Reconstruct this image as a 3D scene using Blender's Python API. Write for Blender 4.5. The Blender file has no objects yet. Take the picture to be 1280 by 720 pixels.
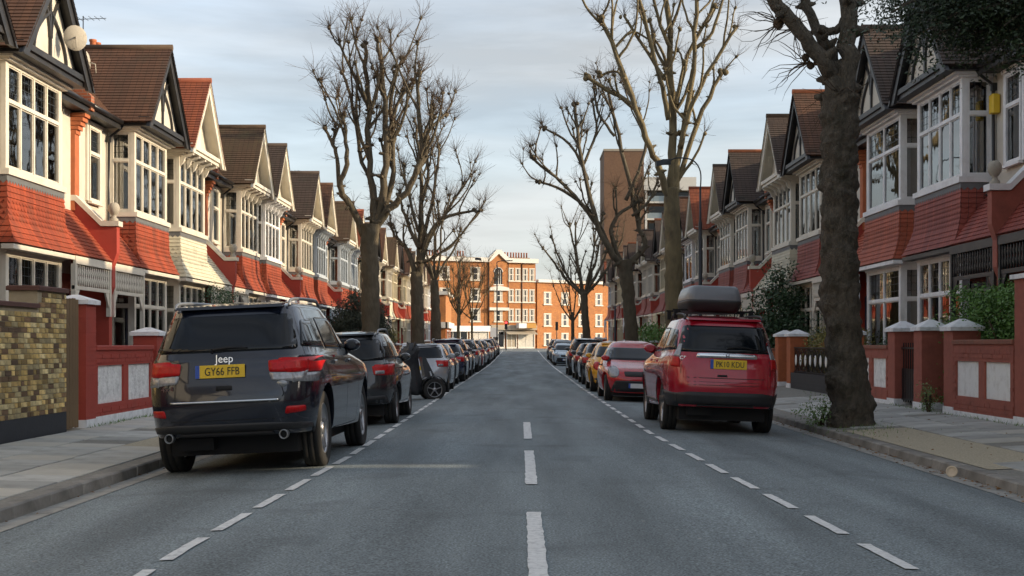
import bpy, bmesh, math, random
from mathutils import Vector, Matrix, noise
from mathutils.bvhtree import BVHTree
R = math.radians
random.seed(7)
SC = bpy.context.scene
COL = SC.collection
# ------------------------------------------------------------------ camera
EYE = 1.38
cam_d = bpy.data.cameras.new('camera')
cam = bpy.data.objects.new('camera', cam_d); COL.objects.link(cam)
cam.location = (0, 0, EYE); cam.rotation_euler = (R(90), 0, 0)
cam_d.sensor_width = 36; cam_d.lens = 45
cam_d.shift_x = -11/1280; cam_d.shift_y = 70/1280
cam_d.clip_start = .1; cam_d.clip_end = 3000
SC.camera = cam
# ------------------------------------------------------------------ light
SUN_EL, SUN_AZ = 16.5, 10.0       # azimuth: degrees behind the camera's right hand
sd = Vector((math.cos(R(SUN_AZ))*math.cos(R(SUN_EL)), -math.sin(R(SUN_AZ))*math.cos(R(SUN_EL)), math.sin(R(SUN_EL))))
sl = bpy.data.lights.new('sun', 'SUN'); sl.energy = 2.1; sl.angle = R(.5); sl.color = (1, .80, .54)
sun = bpy.data.objects.new('sun', sl); COL.objects.link(sun)
sun.rotation_euler = (-sd).to_track_quat('-Z', 'Y').to_euler()
W = bpy.data.worlds.new('World'); SC.world = W; W.use_nodes = True
nt = W.node_tree; N = nt.nodes; L = nt.links; N.clear()
out = N.new('ShaderNodeOutputWorld'); bg = N.new('ShaderNodeBackground'); bg.inputs[1].default_value = .14
sky = N.new('ShaderNodeTexSky'); sky.sky_type = 'NISHITA'; sky.sun_disc = False
sky.sun_elevation = R(SUN_EL); sky.sun_rotation = math.atan2(sd.x, sd.y)
sky.air_density = 1.0; sky.dust_density = 2.2; sky.ozone_density = 2.0; sky.altitude = 30
tc = N.new('ShaderNodeTexCoord'); mp = N.new('ShaderNodeMapping'); mp.inputs['Scale'].default_value = (1.0, 1.0, 5.5)
mp.inputs['Rotation'].default_value = (R(8), R(-14), 0)
nz = N.new('ShaderNodeTexNoise'); nz.inputs['Scale'].default_value = 2.0; nz.inputs['Detail'].default_value = 6; nz.inputs['Roughness'].default_value = .5
cr = N.new('ShaderNodeValToRGB'); cr.color_ramp.elements[0].position = .40; cr.color_ramp.elements[0].color = (0, 0, 0, 1)
cr.color_ramp.elements[1].position = .68; cr.color_ramp.elements[1].color = (1, 1, 1, 1)
sep = N.new('ShaderNodeSeparateXYZ')
hz = N.new('ShaderNodeMapRange'); hz.inputs[1].default_value = 0.0; hz.inputs[2].default_value = .30; hz.inputs[3].default_value = .70; hz.inputs[4].default_value = .52
mul = N.new('ShaderNodeMath'); mul.operation = 'MULTIPLY_ADD'; mul.inputs[1].default_value = .45; mul.use_clamp = True
mix = N.new('ShaderNodeMixRGB')
# thin cloud takes the brightness of the sky behind it, greyed, over a pale veil
gry = N.new('ShaderNodeHueSaturation'); gry.inputs['Saturation'].default_value = .22; gry.inputs['Value'].default_value = 1.0; L.new(sky.outputs[0], gry.inputs['Color'])
veil = N.new('ShaderNodeMixRGB'); veil.inputs[0].default_value = .45; veil.inputs[2].default_value = (2.05, 2.1, 2.05, 1); L.new(gry.outputs[0], veil.inputs[1]); L.new(veil.outputs[0], mix.inputs[2])
L.new(tc.outputs['Generated'], mp.inputs[0]); L.new(mp.outputs[0], nz.inputs[0]); L.new(nz.outputs[0], cr.inputs[0])
L.new(tc.outputs['Generated'], sep.inputs[0]); L.new(sep.outputs[2], hz.inputs[0])
L.new(cr.outputs[0], mul.inputs[0]); L.new(hz.outputs[0], mul.inputs[2])
L.new(mul.outputs[0], mix.inputs[0]); L.new(sky.outputs[0], mix.inputs[1]); 
mp2 = N.new('ShaderNodeMapping'); mp2.inputs['Scale'].default_value = (1.1, .8, 8.5); mp2.inputs['Rotation'].default_value = (R(-5), R(11), R(20)); L.new(tc.outputs['Generated'], mp2.inputs[0])
st = N.new('ShaderNodeTexNoise'); st.inputs['Scale'].default_value = 2.4; st.inputs['Detail'].default_value = 7; st.inputs['Roughness'].default_value = .55; st.inputs['Distortion'].default_value = .3; L.new(mp2.outputs[0], st.inputs[0])
sr = N.new('ShaderNodeMapRange'); sr.inputs[1].default_value = .35; sr.inputs[2].default_value = .65; sr.inputs[3].default_value = .68; sr.inputs[4].default_value = .97; L.new(st.outputs[0], sr.inputs[0])
tone = N.new('ShaderNodeHueSaturation'); L.new(mix.outputs[0], tone.inputs['Color']); L.new(sr.outputs[0], tone.inputs['Value'])
L.new(tone.outputs[0], bg.inputs[0]); L.new(bg.outputs[0], out.inputs[0])
SC.view_settings.view_transform = 'Standard'; SC.view_settings.look = 'None'
SC.view_settings.exposure = 1.36; SC.view_settings.gamma = 1
SC.render.engine = 'CYCLES'
try:
    SC.cycles.max_bounces = 6; SC.cycles.transparent_max_bounces = 10; SC.cycles.use_denoising = True
    SC.cycles.caustics_reflective = False; SC.cycles.caustics_refractive = False
except Exception: pass
# ------------------------------------------------------------------ helpers
def link(o, parent=None, loc=None, rz=None):
    COL.objects.link(o)
    if parent is not None: o.parent = parent
    if loc is not None: o.location = loc
    if rz is not None: o.rotation_euler = (0, 0, rz)
    return o
def tag(o, label=None, cat=None, group=None, kind=None):
    if label: o['label'] = label
    if cat: o['category'] = cat
    if group: o['group'] = group
    if kind: o['kind'] = kind
    return o
def empty(name, loc=(0, 0, 0), rz=0):
    o = bpy.data.objects.new(name, None); o.empty_display_size = .2
    return link(o, None, loc, rz)
def copy_tree(o, parent=None, kids=None):
    if kids is None:
        kids = {}
        for c in COL.objects:
            if c.parent: kids.setdefault(c.parent, []).append(c)
    c = o.copy(); COL.objects.link(c)
    if parent: c.parent = parent
    for ch in kids.get(o, []): copy_tree(ch, c, kids)
    return c
class MB:
    """collects faces, becomes one mesh object"""
    def __init__(s): s.v = []; s.f = []; s.m = []; s.sm = []
    def face(s, pts, mi=0, smooth=False):
        n = len(s.v); s.v += [tuple(p) for p in pts]; s.f.append(list(range(n, n+len(pts)))); s.m.append(mi); s.sm.append(smooth)
    def box(s, x0, x1, y0, y1, z0, z1, mi=0, rot=None, org=None):
        P = [Vector(p) for p in ((x0,y0,z0),(x1,y0,z0),(x1,y1,z0),(x0,y1,z0),(x0,y0,z1),(x1,y0,z1),(x1,y1,z1),(x0,y1,z1))]
        if rot is not None:
            o = Vector(org or (0, 0, 0)); P = [rot @ (p-o) + o for p in P]
        n = len(s.v); s.v += [tuple(p) for p in P]
        for q in ((0,3,2,1),(4,5,6,7),(0,1,5,4),(1,2,6,5),(2,3,7,6),(3,0,4,7)):
            s.f.append([n+i for i in q]); s.m.append(mi); s.sm.append(False)
    def bevbox(s, x0, x1, y0, y1, z0, z1, b, mi=0):
        """box with its vertical and top edges chamfered"""
        def ring(d, z): return [(x0+d+b,y0+d,z),(x1-d-b,y0+d,z),(x1-d,y0+d+b,z),(x1-d,y1-d-b,z),(x1-d-b,y1-d,z),(x0+d+b,y1-d,z),(x0+d,y1-d-b,z),(x0+d,y0+d+b,z)]
        s.loft([ring(0, z0), ring(0, z1-b), ring(b, z1)], True, True, mi)
    def loft(s, rings, closed=True, caps=False, mi=0, smooth=False):
        n0 = len(s.v); k = len(rings[0])
        for r in rings: s.v += [tuple(p) for p in r]
        for i in range(len(rings)-1):
            for j in range(k if closed else k-1):
                a = n0+i*k+j; b = n0+i*k+(j+1) % k
                s.f.append([a, b, b+k, a+k]); s.m.append(mi); s.sm.append(smooth)
        if caps:
            s.f.append([n0+j for j in range(k)][::-1]); s.m.append(mi); s.sm.append(False)
            t = n0+(len(rings)-1)*k
            s.f.append([t+j for j in range(k)]); s.m.append(mi); s.sm.append(False)
    def lathe(s, prof, seg=16, org=(0, 0, 0), axis='z', mi=0, smooth=True, caps=True):
        rings = []
        for r, h in prof:
            ring = []
            for i in range(seg):
                a = 2*math.pi*i/seg; c, d = r*math.cos(a), r*math.sin(a)
                p = (c, d, h) if axis == 'z' else ((h, c, d) if axis == 'x' else (d, h, c))
                ring.append((p[0]+org[0], p[1]+org[1], p[2]+org[2]))
            rings.append(ring)
        s.loft(rings, True, caps, mi, smooth)
    def tube(s, pts, rad, sides=8, mi=0, smooth=True, rough=0, caps=True, fr=2.0):
        pts = [Vector(p) for p in pts]; rings = []
        if not hasattr(rad, '__len__'): rad = [rad]*len(pts)
        up = None
        for i, p in enumerate(pts):
            t = (pts[min(i+1, len(pts)-1)] - pts[max(i-1, 0)])
            if t.length < 1e-9: t = Vector((0, 0, 1))
            t.normalize()
            if up is None: up = t.orthogonal().normalized()
            up = up - t*up.dot(t)
            if up.length < 1e-6: up = t.orthogonal()
            up.normalize(); w = t.cross(up); ring = []
            for j in range(sides):
                a = 2*math.pi*j/sides; d = up*math.cos(a)+w*math.sin(a)
                r = rad[i]
                if rough:
                    q = p + d*r
                    r *= 1+rough*(noise.noise(q*fr)+.5*noise.noise(q*fr*2.7))
                ring.append(p+d*r)
            rings.append(ring)
        s.loft(rings, True, caps, mi, smooth)
    def prism(s, poly, y0, y1, mi=0, plane='xz', smooth=False):
        """extrude a 2D polygon; plane xz extrudes along y, yz along x, xy along z"""
        def P(a, b, c): return (a, c, b) if plane == 'xz' else ((c, a, b) if plane == 'yz' else (a, b, c))
        s.loft([[P(a, b, y0) for a, b in poly], [P(a, b, y1) for a, b in poly]], True, True, mi, smooth)
    def mesh(s, name):
        me = bpy.data.meshes.new(name); me.from_pydata(s.v, [], s.f)
        me.polygons.foreach_set('material_index', s.m); me.polygons.foreach_set('use_smooth', s.sm)
        me.update(); return me
    def fixed(s, name):
        me = s.mesh(name); bm = bmesh.new(); bm.from_mesh(me); bmesh.ops.recalc_face_normals(bm, faces=bm.faces[:]); bm.to_mesh(me); bm.free(); return me
def part(me, name, mat, parent=None, loc=None, rz=None):
    if isinstance(me, MB): me = me.fixed(name)
    mats = mat if isinstance(mat, (list, tuple)) else [mat]
    if not me.materials:
        for m in mats: me.materials.append(m)
    o = bpy.data.objects.new(name, me)
    for i, m in enumerate(mats):
        if i < len(o.material_slots) and me.materials[i] != m:
            o.material_slots[i].link = 'OBJECT'; o.material_slots[i].material = m
    return link(o, parent, loc, rz)
CACHE = {}
def cpart(key, fn, name, mat, parent=None, loc=None, rz=None):
    if key not in CACHE:
        r = fn(); CACHE[key] = r.fixed(name) if isinstance(r, MB) else r
    return part(CACHE[key], name, mat, parent, loc, rz)
def cat_rom(P, n=4):
    P = [Vector(p) for p in P]; out = []
    for i in range(len(P)-1):
        a = P[max(i-1, 0)]; b = P[i]; c = P[i+1]; d = P[min(i+2, len(P)-1)]
        for k in range(n):
            t = k/n
            out.append(.5*((2*b)+(c-a)*t+(2*a-5*b+4*c-d)*t*t+(3*b-a-3*c+d)*t*t*t))
    out.append(P[-1]); return out
def at(px, py, Z): return Vector(((px-651)*Z/1600, Z, EYE+(430-py)*Z/1600))
def rise(y):
    t = min(1, max(0, (y-75)/105)); return .75*t*t*(3-2*t)
XL, XR = -4.4, 5.0
def camb(x):
    t = abs(x-.3)/4.7; return -.14*min(t, 1.15)**2.2
def road_z(x, y): return camb(x)+rise(y)
def foot_z(x, y):
    if x < 0: return -.02+(XL-x)/2.6*.06+rise(y)
    return -.02+(x-XR)/2.8*.14+rise(y)
# ------------------------------------------------------------------ materials
def nodes(m):
    m.use_nodes = True; return m.node_tree, m.node_tree.nodes, m.node_tree.links
def setp(b, **k):
    for a, v in k.items():
        a = a.replace('_', ' ')
        if a in b.inputs: b.inputs[a].default_value = v
def c4(c): return (c[0], c[1], c[2], 1)
def mat(name, col, rough=.6, var=.12, scale=6, bump=.1, bscale=40, metal=0, coat=0, spec=.5, dirt=None, dscale=1.5, damt=.5, rnd=0, bdist=.01, coords='Object', stretch=None):
    """principled with value noise, optional dirt blotches, per-object random value and fine bump"""
    m = bpy.data.materials.new(name); nt, N, L = nodes(m); b = N['Principled BSDF']
    setp(b, Roughness=rough, Metallic=metal); setp(b, Coat_Weight=coat, Coat_Roughness=.04, Specular_IOR_Level=spec)
    tc = N.new('ShaderNodeTexCoord'); src = tc.outputs[coords]
    if stretch:
        mp = N.new('ShaderNodeMapping'); mp.inputs['Scale'].default_value = stretch; L.new(src, mp.inputs[0]); src = mp.outputs[0]
    n1 = N.new('ShaderNodeTexNoise'); n1.inputs['Scale'].default_value = scale; n1.inputs['Detail'].default_value = 5; L.new(src, n1.inputs[0])
    hs = N.new('ShaderNodeHueSaturation'); hs.inputs['Color'].default_value = c4(col)
    mr = N.new('ShaderNodeMapRange'); mr.inputs[3].default_value = 1-var*1.6; mr.inputs[4].default_value = 1+var*1.6; L.new(n1.outputs[0], mr.inputs[0])
    val = mr.outputs[0]
    if rnd:
        oi = N.new('ShaderNodeObjectInfo'); r2 = N.new('ShaderNodeMapRange'); r2.inputs[3].default_value = 1-rnd; r2.inputs[4].default_value = 1+rnd
        L.new(oi.outputs['Random'], r2.inputs[0]); mu = N.new('ShaderNodeMath'); mu.operation = 'MULTIPLY'; L.new(val, mu.inputs[0]); L.new(r2.outputs[0], mu.inputs[1]); val = mu.outputs[0]
    L.new(val, hs.inputs['Value']); cur = hs.outputs[0]
    if dirt:
        n2 = N.new('ShaderNodeTexNoise'); n2.inputs['Scale'].default_value = dscale; n2.inputs['Detail'].default_value = 8; n2.inputs['Roughness'].default_value = .65; L.new(src, n2.inputs[0])
        rp = N.new('ShaderNodeMapRange'); rp.inputs[1].default_value = .48; rp.inputs[2].default_value = .72; rp.inputs[4].default_value = damt; L.new(n2.outputs[0], rp.inputs[0])
        mx = N.new('ShaderNodeMixRGB'); mx.inputs[2].default_value = c4(dirt); L.new(rp.outputs[0], mx.inputs[0]); L.new(cur, mx.inputs[1]); cur = mx.outputs[0]
    L.new(cur, b.inputs['Base Color'])
    if bump:
        n3 = N.new('ShaderNodeTexNoise'); n3.inputs['Scale'].default_value = bscale; n3.inputs['Detail'].default_value = 4; L.new(src, n3.inputs[0])
        bp = N.new('ShaderNodeBump'); bp.inputs['Strength'].default_value = bump; bp.inputs['Distance'].default_value = bdist; L.new(n3.outputs[0], bp.inputs['Height']); L.new(bp.outputs[0], b.inputs['Normal'])
    return m
def tiled(name, c1, c2, mortar, bw, bh, ms=.01, rough=.8, bias=0, xk=(1, 1), zk=1.0, dirt=None, damt=.5, dscale=1.2, bump=.4, off=.5, bdist=.012):
    """brick / tile pattern on (x+y, z) in object space, with blotches"""
    m = bpy.data.materials.new(name); nt, N, L = nodes(m); b = N['Principled BSDF']; setp(b, Roughness=rough)
    tc = N.new('ShaderNodeTexCoord'); sp = N.new('ShaderNodeSeparateXYZ'); L.new(tc.outputs['Object'], sp.inputs[0])
    ax = N.new('ShaderNodeMath'); ax.operation = 'MULTIPLY'; ax.inputs[1].default_value = xk[0]; L.new(sp.outputs[0], ax.inputs[0])
    ay = N.new('ShaderNodeMath'); ay.operation = 'MULTIPLY_ADD'; ay.inputs[1].default_value = xk[1]; L.new(sp.outputs[1], ay.inputs[0]); L.new(ax.outputs[0], ay.inputs[2])
    az = N.new('ShaderNodeMath'); az.operation = 'MULTIPLY'; az.inputs[1].default_value = zk; L.new(sp.outputs[2], az.inputs[0])
    cb = N.new('ShaderNodeCombineXYZ'); L.new(ay.outputs[0], cb.inputs[0]); L.new(az.outputs[0], cb.inputs[1])
    bt = N.new('ShaderNodeTexBrick'); bt.inputs['Scale'].default_value = 1; bt.inputs['Color1'].default_value = c4(c1); bt.inputs['Color2'].default_value = c4(c2); bt.inputs['Mortar'].default_value = c4(mortar)
    bt.inputs['Mortar Size'].default_value = ms; bt.inputs['Brick Width'].default_value = bw; bt.inputs['Row Height'].default_value = bh; bt.inputs['Bias'].default_value = bias; bt.offset = off; bt.inputs['Mortar Smooth'].default_value = .3
    L.new(cb.outputs[0], bt.inputs[0])
    n1 = N.new('ShaderNodeTexNoise'); n1.inputs['Scale'].default_value = 3; n1.inputs['Detail'].default_value = 8; L.new(tc.outputs['Object'], n1.inputs[0])
    mr = N.new('ShaderNodeMapRange'); mr.inputs[3].default_value = .7; mr.inputs[4].default_value = 1.3; L.new(n1.outputs[0], mr.inputs[0])
    hs = N.new('ShaderNodeHueSaturation'); L.new(bt.outputs[0], hs.inputs['Color']); L.new(mr.outputs[0], hs.inputs['Value']); cur = hs.outputs[0]
    if dirt:
        n2 = N.new('ShaderNodeTexNoise'); n2.inputs['Scale'].default_value = dscale; n2.inputs['Detail'].default_value = 9; n2.inputs['Roughness'].default_value = .7; L.new(tc.outputs['Object'], n2.inputs[0])
        rp = N.new('ShaderNodeMapRange'); rp.inputs[1].default_value = .5; rp.inputs[2].default_value = .68; rp.inputs[4].default_value = damt; L.new(n2.outputs[0], rp.inputs[0])
        mx = N.new('ShaderNodeMixRGB'); mx.inputs[2].default_value = c4(dirt); L.new(rp.outputs[0], mx.inputs[0]); L.new(cur, mx.inputs[1]); cur = mx.outputs[0]
    L.new(cur, b.inputs['Base Color'])
    bp = N.new('ShaderNodeBump'); bp.inputs['Strength'].default_value = bump; bp.inputs['Distance'].default_value = bdist; bp.invert = True
    L.new(bt.outputs['Fac'], bp.inputs['Height']); L.new(bp.outputs[0], b.inputs['Normal'])
    return m
def glass_mat(name, tint=(.75, .8, .82), refl=1.6, rough=.02):
    m = bpy.data.materials.new(name); nt, N, L = nodes(m); N.clear()
    o = N.new('ShaderNodeOutputMaterial'); t = N.new('ShaderNodeBsdfTransparent'); t.inputs[0].default_value = c4(tint)
    g = N.new('ShaderNodeBsdfGlossy'); g.inputs['Roughness'].default_value = rough
    tc = N.new('ShaderNodeTexCoord'); nz = N.new('ShaderNodeTexNoise'); nz.inputs['Scale'].default_value = 1.3; L.new(tc.outputs['Object'], nz.inputs[0])
    bp = N.new('ShaderNodeBump'); bp.inputs['Strength'].default_value = .22; bp.inputs['Distance'].default_value = .02; L.new(nz.outputs[0], bp.inputs['Height']); L.new(bp.outputs[0], g.inputs['Normal'])
    f = N.new('ShaderNodeFresnel'); f.inputs[0].default_value = refl; x = N.new('ShaderNodeMixShader')
    L.new(f.outputs[0], x.inputs[0]); L.new(t.outputs[0], x.inputs[1]); L.new(g.outputs[0], x.inputs[2]); L.new(x.outputs[0], o.inputs[0])
    return m
def paint(name, col, rough=.28, metal=.0, coat=1.0):
    return mat(name, col, rough=rough, var=.03, scale=2, bump=.015, bscale=3, metal=metal, coat=coat, dirt=tuple(c*.8+.02 for c in col), dscale=2.5, damt=.35)
M = {}
M['white'] = mat('white paint', (.68, .635, .54), .55, .05, 5, .12, 30, dirt=(.48, .43, .35), dscale=2.2, damt=.45)
M['render'] = mat('white render', (.57, .53, .45), .85, .07, 3, .3, 60, dirt=(.42, .37, .30), dscale=1.4, damt=.4)
M['cream'] = mat('cream painted tiles', (.60, .56, .43), .7, .10, 6, .2, 30, dirt=(.30, .30, .22), dscale=2.5, damt=.5, rnd=.05)
M['bluetrim'] = mat('pale blue grey trim', (.46, .52, .58), .6, .06, 5, .1, 30, dirt=(.34, .36, .37), dscale=2, damt=.4)
M['creamtrim'] = mat('cream trim', (.68, .60, .42), .6, .06, 5, .1, 30, dirt=(.42, .36, .25), dscale=2, damt=.4)
M['greytrim'] = mat('grey white trim', (.80, .80, .80), .6, .06, 5, .1, 30, dirt=(.38, .36, .33), dscale=2, damt=.4)
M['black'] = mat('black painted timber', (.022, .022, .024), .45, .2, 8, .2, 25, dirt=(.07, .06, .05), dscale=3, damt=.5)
M['gutter'] = mat('black gutter', (.018, .018, .02), .3, .1, 8, .05, 25)
M['lead'] = mat('lead flashing', (.14, .145, .15), .6, .15, 6, .2, 25)
M['terracotta'] = mat('terracotta', (.42, .13, .05), .8, .2, 7, .3, 30, rnd=.12, dirt=(.16, .09, .05), dscale=4, damt=.5)
M['redpaint'] = mat('red masonry paint', (.40, .055, .035), .6, .12, 6, .25, 30, dirt=(.22, .05, .035), dscale=3, damt=.5)
M['apron'] = tiled('red hanging tiles', (.36, .064, .024), (.22, .042, .02), (.09, .025, .015), .165, 3.0, .008, .9, dirt=(.17, .06, .035), damt=.6, dscale=3.2, bump=.3)
M['apron_dark'] = tiled('dark red hanging tiles', (.33, .075, .05), (.22, .05, .038), (.07, .025, .02), .165, 3.0, .008, .7, dirt=(.18, .045, .035), damt=.5, dscale=2.2, bump=.3)
M['apron_orange'] = tiled('orange red hanging tiles', (.42, .10, .05), (.35, .085, .045), (.10, .03, .02), .165, 3.0, .008, .7, dirt=(.22, .07, .045), damt=.5, dscale=2.2, bump=.3)
def roofmat(n, a, b_, d, k):
    for sfx, xk in (('_main', (1, 0)), ('_gable', (0, 1))):
        M[k+sfx] = tiled(n, a, b_, tuple(c*.35 for c in a), .17, 3.0, .007, .85, xk=xk, dirt=d, damt=.75, dscale=1.3, bump=.3)
roofmat('brown roof tiles', (.125, .06, .034), (.09, .045, .028), (.07, .045, .028), 'roof_brown')
roofmat('red roof tiles', (.27, .075, .032), (.22, .06, .03), (.14, .05, .03), 'roof_red')
roofmat('mossy roof tiles', (.10, .06, .035), (.08, .05, .03), (.10, .08, .04), 'roof_moss')
roofmat('dark roof tiles', (.075, .05, .038), (.06, .042, .034), (.05, .042, .03), 'roof_dark')
M['brick'] = tiled('orange red brick', (.40, .12, .045), (.32, .09, .04), (.26, .2, .15), .225, .075, .010, .85, dirt=(.17, .08, .05), damt=.5, bump=.5)
M['brick_far'] = tiled('bright orange brick', (.47, .185, .045), (.36, .125, .04), (.30, .17, .09), .225, .075, .008, .85, dirt=(.25, .10, .045), damt=.6, dscale=.6, bump=.3)
M['brick_brown'] = tiled('brown brick', (.21, .11, .06), (.17, .09, .05), (.2, .14, .1), .225, .075, .010, .85, dirt=(.12, .07, .05), damt=.5, dscale=.3, bump=.3)
M['redwallbrick'] = mat('painted red brick', (.33, .095, .065), .75, .15, 8, .35, 30, dirt=(.16, .055, .04), dscale=3, damt=.55)
M['orangebrick'] = mat('orange painted brick', (.44, .13, .05), .75, .15, 8, .35, 30, dirt=(.26, .08, .04), dscale=3, damt=.5)
M['stock'] = mat('yellow stock brick', (.44, .31, .12), .9, .3, 14, .5, 60, rnd=.5, dirt=(.09, .06, .04), dscale=9, damt=.7)
M['mortar'] = mat('mortar', (.34, .29, .2), .95, .15, 10, .4, 60)
M['coping'] = mat('brown coping', (.10, .045, .035), .8, .2, 8, .3, 40)
M['wood'] = mat('weathered boards', (.17, .11, .055), .85, .25, 3, .4, 20, stretch=(6, 6, .6), rnd=.1)
M['bitumen'] = mat('black plinth', (.025, .028, .035), .6, .2, 6, .3, 30)
M['roughcast'] = mat('rough white panel', (.85, .85, .83), .95, .15, 12, 1.0, 22, dirt=(.3, .29, .28), dscale=7, damt=.5, bdist=.03)
M['smoothpanel'] = mat('smooth white panel', (.86, .86, .84), .8, .06, 5, .3, 30, dirt=(.42, .40, .36), dscale=5, damt=.5)
M['capstone'] = mat('white cap', (.84, .85, .86), .7, .08, 6, .3, 30, dirt=(.36, .36, .36), dscale=5, damt=.5, coords='Object')
M['curtain'] = mat('curtain cloth', (.86, .80, .64), .9, .1, 4, 0)
M['net'] = mat('net curtain', (.66, .64, .6), .9, .1, 4, 0)
M['curtain2'] = mat('grey curtain cloth', (.55, .52, .46), .9, .15, 4, 0)
M['ball'] = mat('weathered stone', (.42, .38, .31), .9, .15, 8, .4, 40, dirt=(.2, .18, .15), dscale=8, damt=.6)
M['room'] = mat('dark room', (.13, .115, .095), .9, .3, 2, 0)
M['glass'] = glass_mat('window glass', (.88, .9, .9), 2.7)
M['glassR'] = glass_mat('window glass reflective', (.6, .66, .7), 3.6)
M['leadline'] = mat('leaded glass', (.03, .035, .035), .4, .1, 5, 0)
M['asphalt'] = None
M['bark'] = mat('plane bark', (.10, .080, .052), .92, .35, 5, 1.0, 11, dirt=(.055, .05, .032), dscale=2.2, damt=.85, bdist=.05, stretch=(1, 1, .45))
M['barkdark'] = mat('dark knobbly bark', (.105, .088, .066), .95, .5, 14, 1.0, 36, dirt=(.035, .033, .02), dscale=4.5, damt=.95, bdist=.06, stretch=(1, 1, .5))
M['barklight'] = mat('yellowish bark', (.165, .13, .068), .9, .4, 3, .8, 12, dirt=(.065, .055, .038), dscale=2.2, damt=.9, bdist=.05, stretch=(1, 1, .4))
M['twig'] = mat('twig', (.075, .048, .026), .85, .3, 4, 0)
M['leaf'] = mat('dark leaf', (.022, .040, .014), .5, .5, 3, 0, rnd=0, dirt=(.05, .07, .02), dscale=9, damt=.6)
M['hedge'] = mat('hedge leaf', (.10, .21, .03), .55, .45, 5, 0, dirt=(.05, .10, .02), dscale=9, damt=.6)
M['darkhedge'] = mat('dark bush leaf', (.020, .028, .014), .7, .45, 5, 0, dirt=(.045, .05, .02), dscale=7, damt=.5)
M['yellowleaf'] = mat('yellow green leaf', (.20, .17, .03), .6, .45, 5, 0, dirt=(.08, .11, .03), dscale=8, damt=.7)
M['shrub'] = mat('shrub leaf', (.035, .075, .028), .5, .45, 5, 0, dirt=(.10, .14, .06), dscale=12, damt=.6)
M['weed'] = mat('weed leaf', (.15, .24, .07), .6, .4, 5, 0)
M['autumn'] = mat('orange dry leaf', (.33, .13, .03), .7, .4, 8, 0)
M['dryleaf'] = mat('dry leaf', (.24, .12, .04), .8, .4, 8, .2, rnd=.4)
M['soil'] = mat('soil', (.06, .045, .03), .95, .3, 5, .6, 20, bdist=.03)
M['metal'] = mat('dark steel', (.03, .032, .036), .4, .1, 6, .05, 20, metal=.6)
M['greymetal'] = mat('grey steel', (.35, .36, .37), .45, .1, 6, .05, 20, metal=.8)
M['rubber'] = mat('tyre rubber', (.020, .019, .018), .8, .25, 9, .2, 60, dirt=(.05, .045, .038), dscale=4, damt=.6)
M['alloy'] = mat('alloy rim', (.42, .42, .43), .32, .1, 6, 0, metal=.85)
M['plastic'] = mat('black plastic', (.022, .022, .024), .5, .15, 8, .08, 60, dirt=(.05, .047, .04), dscale=3, damt=.5)
M['under'] = mat('underbody', (.008, .008, .009), .8, .2, 5, 0)
M['chrome'] = mat('chrome', (.75, .76, .78), .12, .03, 6, 0, metal=1)
M['carglass'] = mat('dark car glass', (.004, .006, .009), .05, .05, 2, 0, spec=.42)
M['redlamp'] = mat('red lamp lens', (.50, .006, .008), .30, .25, 30, .25, 40, spec=.35)
M['clearlamp'] = mat('clear lamp lens', (.34, .34, .35), .22, .45, 26, .3, 30, spec=.5, metal=.3)
M['amber'] = mat('amber lens', (.7, .25, .03), .2, .1, 10, 0, coat=1)
M['plate_y'] = mat('yellow plate', (.80, .52, .02), .4, .05, 10, 0)
M['plate_w'] = mat('white plate', (.7, .7, .7), .4, .05, 10, 0)
M['plate_b'] = mat('blue plate band', (.02, .08, .4), .4, .05, 10, 0)
M['ink'] = mat('black lettering', (.012, .012, .012), .5, .05, 10, 0)
M['roadpaint'] = mat('road paint', (.80, .80, .78), .7, .10, 14, .5, 90, dirt=(.25, .25, .25), dscale=16, damt=.6)
M['kerb'] = mat('kerb granite', (.27, .255, .23), .85, .25, 12, .5, 60, rnd=.18, dirt=(.075, .07, .058), dscale=3, damt=.8)
M['slab'] = mat('paving slab', (.46, .46, .43), .85, .14, 6, .3, 80, rnd=.22, dirt=(.12, .115, .095), dscale=3, damt=.6)
M['slab_light'] = mat('pale paving slab', (.52, .50, .44), .85, .12, 6, .3, 80, rnd=.12, dirt=(.32, .30, .26), dscale=3, damt=.5)
M['footpath'] = mat('tarmac footpath', (.27, .26, .23), .9, .3, 30, .8, 130, dirt=(.22, .19, .15), dscale=5, damt=.6)
M['gravelpatch'] = mat('speckled tarmac', (.50, .44, .32), .95, .5, 60, .8, 130, dirt=(.22, .19, .15), dscale=30, damt=.6)
M['channel'] = mat('concrete channel', (.36, .35, .32), .85, .15, 9, .4, 60, dirt=(.09, .085, .075), dscale=4, damt=.7)
M['earth'] = mat('ground', (.07, .07, .045), .95, .3, 1, .3, 5)
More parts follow.
